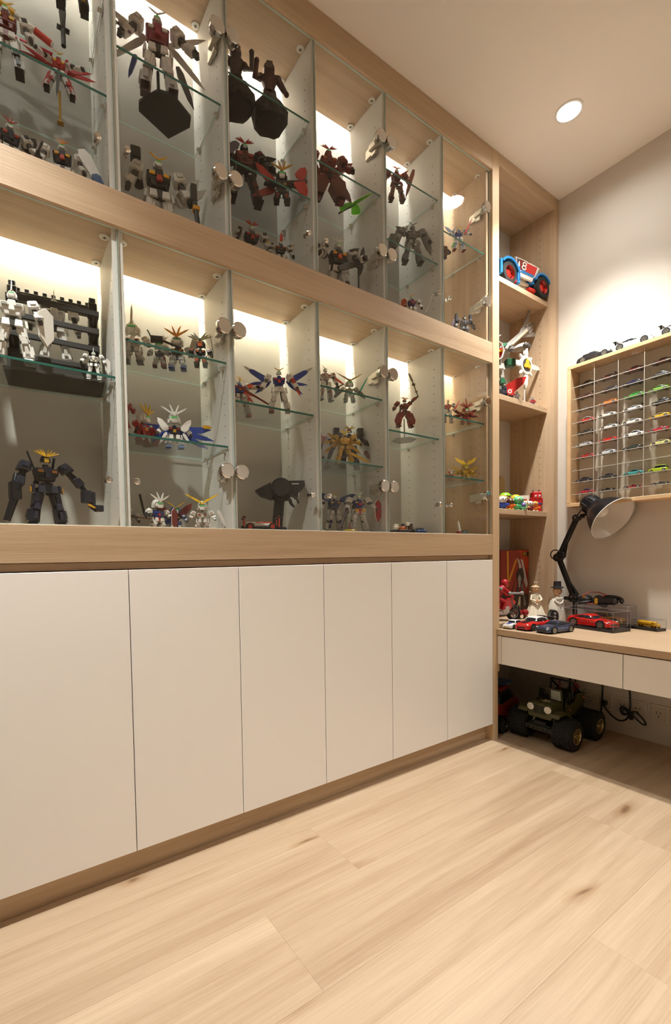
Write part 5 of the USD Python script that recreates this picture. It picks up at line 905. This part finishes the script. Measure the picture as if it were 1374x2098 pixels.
# third bay: small bright toys
def critter(label, x, y, h, rz, body, head, feat, kind='round', w=1.):
    t = thing('small_toy', label, 'toy', (x, y, SHZ[2]), rz, 'bright small toys on the third shelf'); S = sc(h)
    nb = lambda: (lambda b: (b.T.__setitem__(0, S), b)[1])(B())
    if kind == 'block':
        b = nb(); b.box((0, 0, .50), (.44 * w, .36, 1.0), .05); b.put('body', M(body, .3), t)
        b = nb(); b.box((0, -.185, .74), (.36 * w, .02, .20), .01); b.put('face', M(head, .35), t)
        b = nb(); [b.box((s * .14 * w, 0, 1.04), (.06, .08, .12), .01, tx=.4, ty=.4) for s in (-1, 1)]; b.put('ear', M('1c1818', .4), t)
        b = nb(); b.box((0, 0, .40), (.46 * w, .38, .07), .01); b.put('belt', M(feat, .35), t)
        for s in (-1, 1): b = nb(); b.box((s * .25 * w, -.03, .52), (.10, .20, .34), .03); b.put('arm', M(body, .35), t)
        b = nb(); [b.ball((s * .09, -.20, .77), (.05, .03, .06), 1) for s in (-1, 1)]; b.put('eye', M('e8e4dc', .3), t)
        b = nb(); [b.ball((s * .08, -.225, .77), .022, 1) for s in (-1, 1)]; b.put('pupil', M('1a1818', .3), t); return t
    if kind == 'card':
        b = nb(); b.box((0, 0, .5), (.55 * w, .16, 1.0), .01); b.put('box', M(body, .45), t)
        b = nb(); b.box((0, -.085, .62), (.30 * w, .006, .34), .001); b.put('printed_patch', M(feat, .45), t); b = nb(); b.box((0, -.084, .15), (.45 * w, .006, .12), .001); b.put('printed_band', M(head, .45), t); return t
    b = nb(); b.ball((0, 0, .30), (.30 * w, .26, .26), 2); b.put('body', M(body, .3), t, smooth=60)
    hz = .70
    b = nb(); b.ball((0, -.02, hz), (.30 * w, .27, .27), 2); hd = b.put('head', M(head, .3), t, smooth=60)
    for s in (-1, 1):
        b = nb(); b.ball((s * .13, -.06, .06), (.12, .18, .07), 1); b.put('foot', M(feat, .35), t)
        b = nb(); b.tube([(s * .24 * w, 0, .42), (s * .38 * w, -.10, .34), (s * .34 * w, -.22, .36)], [.08, .075, .07], 8); b.put('arm', M(body, .3), t, smooth=60)
        b = nb(); b.ball((s * .11, -.26, hz + .06), (.075, .05, .085), 1); e = b.put('eye', M('ece8e0', .25), hd); b = nb(); b.ball((s * .11, -.305, hz + .06), .032, 1); b.put('pupil', M('161414', .3), e)
    if kind == 'cap': b = nb(); b.lathe([(0, .22), (.16, .20), (.27, .10), (.30, 0), (.26, -.01)], (0, 0, hz + .10), 20); b.box((.0, -.34, hz + .11), (.30, .28, .04), .02); b.put('cap', M(feat, .35), hd, smooth=50)
    elif kind == 'beak': b = nb(); b.lathe([(.12, 0), (.09, .12), (0, .26)], T=frame((0, -.24, hz - .06), (0, -1, -.1)), n=14); b.put('beak', M(feat, .3), hd, smooth=50)
    elif kind == 'horn': b = nb(); [b.lathe([(.07, 0), (.05, .12), (0, .22)], T=frame((s * .15, 0, hz + .20), (s * .5, 0, 1)), n=10) for s in (-1, 1)]; b.put('horn', M(feat, .35), hd)
    else: b = nb(); b.tube([(-.08, -.27, hz - .10), (0, -.285, hz - .13), (.08, -.27, hz - .10)], .02, 6); b.put('mouth', M('5a2a24', .4), hd)
    return t
for a in (('red cat-eared block toy with blue belt at the right end of the row', 1.962, .072, .100, -36, 'b0181e', 'c8242a', '2c3470', 'block'), ('small orange ball-bodied toy in front of the red block toy', 1.918, .052, .052, -34, 'e07a1c', 'e8901f', 'e6e2da', 'round'),
          ('white little carton with red print among the toys', 1.893, .092, .080, -30, 'e0d6c8', 'c8beb0', 'b03a34', 'card'), ('mint green frog-like toy in the middle of the row', 1.795, .062, .070, -26, '4faa6c', '62bf80', '3f9a5c', 'round', 1.25),
          ('toy in a lime green cap behind the mint green one', 1.765, .112, .088, -30, '6a4a30', '8a6a44', '8ac828', 'cap'), ('yellow and blue toy bird behind the row', 1.832, .100, .086, -30, '2c3f86', 'e0b01e', 'e0a81c', 'beak'),
          ('orange toy with goggle eyes in the row', 1.715, .092, .074, -24, 'a8421c', 'e08a4a', 'd8b02a', 'round', 1.1), ('blue and white round toy at the left end of the row', 1.662, .060, .062, -24, '2c48a8', 'e0e2e6', '28306a', 'round', 1.15),
          ('brown and orange toy in front, second from the left', 1.712, .052, .056, -26, 'd8621c', '5a3a28', 'd8a81c', 'horn'), ('lavender and mint toy sitting low at the shelf front', 1.800, .040, .036, -30, '6fb48a', '6a5ac0', '8fd0a4', 'round'),
          ('red toy ball figure tucked behind the blue and white one', 1.648, .110, .078, -20, 'b8201f', 'c8281f', '2a2a6a', 'round'), ('pink and black toy with yellow beak at the back of the row', 1.868, .135, .096, -30, '8a4a86', '2a2226', 'e0b81e', 'beak'),
          ('white and maroon toy at the front, beside the orange one', 1.872, .050, .050, -32, '8a2a30', 'e2dcd2', '7a2428', 'round', 1.1), ('beige toy with pale arms beside the mint green one', 1.838, .056, .050, -30, 'c8a070', 'e0c89a', '9a7a4a', 'horn')):
    critter(*a)
t = thing('wooden_rabbit', 'plain wooden rabbit shape with two tall ears behind the bright toys', 'ornament', (1.802, .178, SHZ[2]), -20)
W_R = M('a88c64', .6)
b = B(); b.extr([(.068 * math.cos(a), .052 + .052 * math.sin(a)) for a in np.linspace(0, 6.283, 30)[:-1]], .022, rot('x', 90)); b.put('body', W_R, t)
for s in (-1, 1): b = B(); b.extr([(s * .021 + .0155 * math.cos(a), .135 + (.045 if math.sin(a) > 0 else .05) * np.sign(math.sin(a)) * abs(math.sin(a)) ** .45) for a in np.linspace(0, 6.283, 26)[:-1]], .020, rot('x', 90)); b.put('ear', W_R, t)
# ---------------------------------------------------------------- under the desk
def big_wheel(t, x, y, r, wd, rimcol, side):
    b = B(); n = 40; b.lathe([(r * .52, -wd / 2), (r * .86, -wd / 2), (r * .985, -wd * .38), (r, 0), (r * .985, wd * .38), (r * .86, wd / 2), (r * .52, wd / 2)], T=frame((x, y, r), (0, 1, 0)), n=n)
    w = b.put('tyre', M('191917', .85), t, smooth=40)
    b = B(); F = frame((x, y, r), (0, 1, 0))
    for i in range(26):
        for j, yy in enumerate((-.36, -.12, .12, .36)): b.box((r * 1.0, 0, yy * wd), (r * .07, r * .11, wd * .17), .0006, T=F @ rot('z', i * 360 / 26 + (j % 2) * 7))
    b.put('tread_block', M('161614', .85), w, kind='stuff')
    b = B(); b.lathe([(0, .004), (r * .16, .004), (r * .22, -.006), (r * .40, -.006), (r * .46, .006), (r * .54, .006), (r * .54, -.02), (0, -.02)], T=frame((x, y + side * wd / 2 * .92, r), (0, side, 0)), n=28)
    for i in range(6): b.box((r * .33, 0, .0), (r * .22, r * .09, .008), T=frame((x, y + side * wd / 2 * .92, r), (0, side, 0)) @ rot('z', 60 * i))
    b.put('rim', M(rimcol, .25, .9), w, smooth=30)
t = thing('toy_jeep', 'olive green radio controlled jeep with giant tyres and a white star, under the desk', 'toy jeep', (1.772, -.128, 0), 0)
OLV, OLD = M('4c4a24', .4), M('38361c', .45)
for x in (-.098, .098):
    for s in (-1, 1): big_wheel(t, x, s * .098 , .062, .078, 'b8a878', s)
b = B(); b.box((0, 0, .082), (.26, .052, .022), .003); b.box((-.10, 0, .066), (.02, .13, .014), .002); b.box((.10, 0, .066), (.02, .13, .014), .002); b.box((-.128, 0, .072), (.012, .10, .020), .002); b.put('chassis', M('1c1c18', .5), t)
b = B(); b.box((-.140, 0, .066), (.010, .118, .020), .003); b.put('bumper', M('2e2e1c', .45), t)
b = B(); [b.lathe([(.003, 0), (.006, 0), (.006, .002), (.003, .002)], T=frame((-.1455, -.04 + .02 * i, .066), (-1, 0, 0)), n=10) for i in range(5)]; b.put('bumper_hole', M('0c0c0a', .6), t)
b = B(); [b.tube([(-.10, s * .05, .07), (-.085, s * .036, .12)], .007, 8) for s in (-1, 1)]; [b.tube([(.10, s * .05, .07), (.085, s * .036, .12)], .007, 8) for s in (-1, 1)]; b.put('shock_absorber', M('8a867c', .3, .7), t)
b = B(); b.box((-.075, 0, .146), (.105, .100, .052), .008, ty=.92); b.box((-.04, 0, .118), (.19, .095, .020), .003); b.put('bonnet', OLV, t)
b = B(); b.box((-.130, 0, .142), (.008, .104, .056), .002, ty=.94); gr = b.put('grille_panel', OLV, t)
b = B(); [b.box((-.1345, -.024 + .008 * i, .146), (.003, .0042, .036), .0006) for i in range(7)]; b.put('grille_slot', M('15150c', .6), gr)
for s in (-1, 1):
    h = B().lathe([(0, .004), (.009, .0035), (.0125, .002), (.0125, -.004), (0, -.004)], T=frame((-.136, s * .037, .152), (-1, 0, 0)), n=22).put('headlamp', M('e0dccf', .15), t, smooth=40)
    B().lathe([(.0118, .0022), (.0145, .002), (.0145, -.003), (.0118, -.003)], T=frame((-.136, s * .037, .152), (-1, 0, 0)), n=22).put('lamp_ring', M('f0ede4', .3), h)
b = B()
for s in (-1, 1): b.extr([(-.148, .128), (-.140, .142), (-.080, .146), (-.052, .128), (-.03, .108), (-.044, .106), (-.066, .124), (-.084, .136), (-.134, .134)], .042, tr(0, s * .068, 0) @ rot('x', 90))
b.put('front_mudguard', OLV, t)
b = B()
for s in (-1, 1): b.extr([(-.03, .105), (.125, .105), (.135, .185), (.075, .188), (.05, .160), (.0, .150), (-.025, .165)], .008, tr(0, s * .054, 0) @ rot('x', 90))
b.box((.130, 0, .146), (.008, .11, .08), .002); b.box((.05, 0, .108), (.15, .10, .008), .002); b.put('tub', OLV, t)
b = B(); b.extr([(-.055, .170), (.055, .170), (.052, .226), (-.052, .226)], .006, tr(-.026, 0, 0) @ rot('z', 90) @ rot('x', 84)); ws = b.put('windscreen_frame', OLD, t)
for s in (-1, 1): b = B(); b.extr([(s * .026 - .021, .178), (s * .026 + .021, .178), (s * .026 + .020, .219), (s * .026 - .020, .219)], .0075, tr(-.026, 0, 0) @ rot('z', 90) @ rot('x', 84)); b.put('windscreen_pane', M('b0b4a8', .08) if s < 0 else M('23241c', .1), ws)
b = B(); b.tube([(.045, -.048, .17), (.045, -.046, .245), (.045, .046, .245), (.045, .048, .17)], .005, 10); b.tube([(.045, -.046, .24), (.12, -.046, .185)], .004, 8); b.tube([(.045, .046, .24), (.12, .046, .185)], .004, 8); b.put('roll_bar', M('15150f', .4), t)
for s in (-1, 1): B().box((.025, s * .026, .150), (.034, .034, .05), .006).box((.042, s * .026, .175), (.012, .034, .05), .005).put('seat', M('24201a', .6), t)
b = B(); b.lathe([(.014, -.014), (.030, -.012), (.036, 0), (.030, .012), (.014, .014)], T=frame((.150, .0, .160), (1, 0, 0)), n=24); b.put('spare_wheel', M('191917', .85), t, smooth=40)
b = B(); b.lathe([(.004, -.004), (.006, -.004), (.006, 0), (.004, 0)], T=frame((.02, -.04, .17), (0, 1, 0)), n=12); b.tube([(-.012, .0, .19), (.0, .022, .176)], .003, 6); b.lathe([(.016, 0), (.019, 0), (.019, .004), (.016, .004)], T=frame((-.004, -.026, .178), (1, 0, .6)), n=18); b.put('steering_wheel', M('15150f', .4), t)
b = B(); 
pts = [(r * math.cos(a), r * math.sin(a)) for a, r in zip(np.arange(10) * math.pi / 5, [.026, .0105] * 5)]
b.extr(pts, .0006, tr(-.078, 0, .1725) @ rot('z', 180)); b.put('white_star', M('d6d0bc', .5), t)
b = B(); b.box((.005, -.0585, .132), (.014, .002, .008)); b.box((.125, -.0585, .165), (.012, .003, .010)); b.put('side_marker', M('c86a4a', .3), t)
b = B(); [b.tube([(.09, s * .03, .185), (.10, s * .034, .235)], .004, 6) for s in (-1, 1)]; b.ball((.105, -.03, .21), (.02, .018, .018), 1); b.put('jerry_can', M('7a241c', .4), t)
t = thing('toy_buggy', 'orange-red and blue radio controlled car behind the jeep, under the desk', 'toy car', (1.690, .112, 0), 8)
for x in (-.085, .085):
    for s in (-1, 1): big_wheel(t, x, s * .060, .038, .04, '8a8880', s)
b = B(); super_loft(b, [(-.15, .04, .075, .03), (-.12, .035, .10, .05), (-.06, .035, .12, .052), (0, .035, .125, .055), (.08, .035, .13, .055), (.14, .04, .12, .05), (.155, .05, .10, .045)], 12, (.5, .42), None); b.put('body', M('8e2a14', .3), t, smooth=50)
b = B(); super_loft(b, [(-.05, .11, .125, .04), (-.02, .11, .175, .044), (.05, .11, .185, .044), (.10, .11, .14, .042)], 12, (.6, .5), None); b.put('cabin', M('17181c', .2), t, smooth=50)
b = B(); super_loft(b, [(-.022, .165, .180, .034), (.05, .165, .192, .036), (.07, .165, .182, .034)], 10, (.6, .5), None); b.put('roof', M('8e2a14', .3), t, smooth=50)
b = B(); b.box((.04, 0, .20), (.10, .085, .006), .002); b.put('roof_rack', M('2a5a9a', .35), t)
B().box((-.152, 0, .05), (.014, .08, .02), .004).put('bumper', M('15151a', .5), t)
b = B(); [b.ball((-.142, s * .034, .082), (.008, .012, .010), 1) for s in (-1, 1)]; b.put('headlamp', M('e0dcd0', .15), t)
# sockets and cables on the right wall
PL_M = M('cfc6b8', .4)
for i, y in enumerate((-.190, -.321, -.455)):
    t = thing('wall_socket', 'double wall socket plate under the desk, %s' % ('with a black plug in it', 'middle one of the three', 'rightmost of the three')[i], 'wall socket', (XR - .0002, y, .130), 0, 'wall sockets under the desk')
    B().box((-.003, 0, 0), (.006, .122, .074), .0015).put('plate', PL_M, t)
    for s in (-1, 1):
        f = B().box((-.0065, s * .030, 0), (.004, .050, .056), .001).put('outlet', M('c2b8a8', .4), t)
        b = B(); [b.box((-.0087, s * .030 + q * .007, .004), (.0012, .0022, .010), .0002) for q in (-1, 1)]; b.box((-.0087, s * .030, -.012), (.0012, .005, .005), .0002); b.put('slot', M('3a342c', .6), f)
t = thing('power_cable', 'black power cable plugged into the wall socket and tied in a loop', 'cable', (0, 0, 0))
CB = M('141312', .4)
B().box((2.010, -.222, .128), (.022, .022, .020), .003).put('plug', CB, t)
b = B(); cr = lambda pts, n=8: np.array([[np.interp(q, range(len(pts)), [p[k] for p in pts]) for k in range(3)] for q in np.linspace(0, len(pts) - 1, len(pts) * n)])
def smooth_path(pts, n=10):
    P = V(pts, float); P = np.vstack([2 * P[0] - P[1], P, 2 * P[-1] - P[-2]]); out = []
    for i in range(1, len(P) - 2):
        for u in np.linspace(0, 1, n, endpoint=False): a, b_, c, d = P[i - 1:i + 3]; out.append(.5 * (2 * b_ + (c - a) * u + (2 * a - 5 * b_ + 4 * c - d) * u * u + (3 * b_ - a - 3 * c + d) * u ** 3))
    return np.array(out + [P[-2]])
b.tube(smooth_path([(1.999, -.222, .124), (1.990, -.235, .112), (1.988, -.262, .085), (1.985, -.292, .072), (1.985, -.318, .082), (1.985, -.332, .110), (1.986, -.326, .128), (1.988, -.304, .136), (1.988, -.296, .120), (1.988, -.306, .102), (1.988, -.326, .108), (1.986, -.336, .118), (1.986, -.356, .126), (1.986, -.382, .104), (1.988, -.392, .082), (1.988, -.376, .082), (1.988, -.348, .104), (1.988, -.332, .118), (1.990, -.333, .150), (1.995, -.330, .19), (2.0, -.326, .24), (2.005, -.325, .34)]), .0036, 8); b.put('cord', CB, t, smooth=60)
b = B(); b.tube(smooth_path([(1.984, -.330, .116), (1.984, -.312, .128), (1.984, -.306, .116), (1.984, -.316, .108), (1.984, -.332, .114)]), .0036, 8); b.put('cord_loop', CB, t, smooth=60)
B().box((1.984, -.340, .106), (.012, .016, .036), .003, T=None).put('adapter', CB, t)
for i, (y, x) in enumerate(((-.060, 1.995), (-.085, 2.0), (-.20, 2.004))):
    tag(B().tube(smooth_path([(x, y, .335), (x - .003, y - .006, .28), (x + .004, y - .016, .21), (x + .006, y - .01, .14 - .03 * i)]), .0035, 8).put('hanging_cable', CB, smooth=60), 'black cable hanging behind the jeep, %s' % ('leftmost of three', 'middle of three', 'rightmost of three')[i], 'cable', 'cables hanging behind the jeep')
# small toy vehicles on the bottom board, fifth and sixth lower cells
car('model_car', 'dark grey racing model at the bottom of the fifth lower cell', 'sport', .085, (1.150, .120, L0Z), 62, '3a3632', fine=False, group='toy vehicles in the lower cells')
car('model_car', 'bright blue toy car on the bottom board of the fifth lower cell', 'sport', .085, (1.118, .064, L0Z), 55, '2f5aa8', spoiler=True, group='toy vehicles in the lower cells')
t = thing('block_vehicle', 'toy vehicle of white, orange and checked blocks, fifth lower cell', 'toy vehicle', (1.030, .070, L0Z), -20)
B().box((0, 0, .010), (.09, .045, .010), .001).put('chassis', M('2a2824', .5), t)
for i, (x, y, z, c) in enumerate(((-.034, -.008, .021, 'e2dcd0'), (-.018, .008, .020, 'd8732a'), (-.026, .006, .030, 'ece6da'), (.002, -.006, .021, 'b8442e'), (.014, .006, .026, 'e2dcd0'), (.030, -.004, .022, '8a5a34'), (.020, .002, .036, 'ded8cc'), (.006, .004, .033, '33302c'), (.034, .004, .034, 'e6e0d4'), (-.008, -.012, .020, 'd8732a'), (.026, -.010, .034, '2a2824'), (.014, -.010, .036, 'e6e0d4'))):
    B().box((x, y, z), (.015, .018, .012), .001).cyl((x, y, z + .006), (x, y, z + .0085), .004, n=10).put('block', M(c, .35), t)
for x in (-.03, .03):
    for s in (-1, 1): B().cyl((x, s * .018, .008), (x, s * .025, .008), .008, n=14).put('wheel', TYRE, t)
car('model_car', 'small dark green toy car at the bottom of the sixth lower cell', 'sedan', .07, (1.425, .085, L0Z), 50, '2c4238', accent='7a2a2a', group='toy vehicles in the lower cells')
t = thing('toy_lance', 'short grey and red toy lance leaning at the bottom of the sixth lower cell', 'toy weapon', (1.362, .060, L0Z), 0)
b = B(); blade(b, (0, 0, .0), (.012, .02, .062), .012, .006); b.put('blade', M('bcb6ae', .3), t); B().box((-.012, 0, .008), (.02, .016, .016), .002).put('grip', M('8a3a34', .4), t)
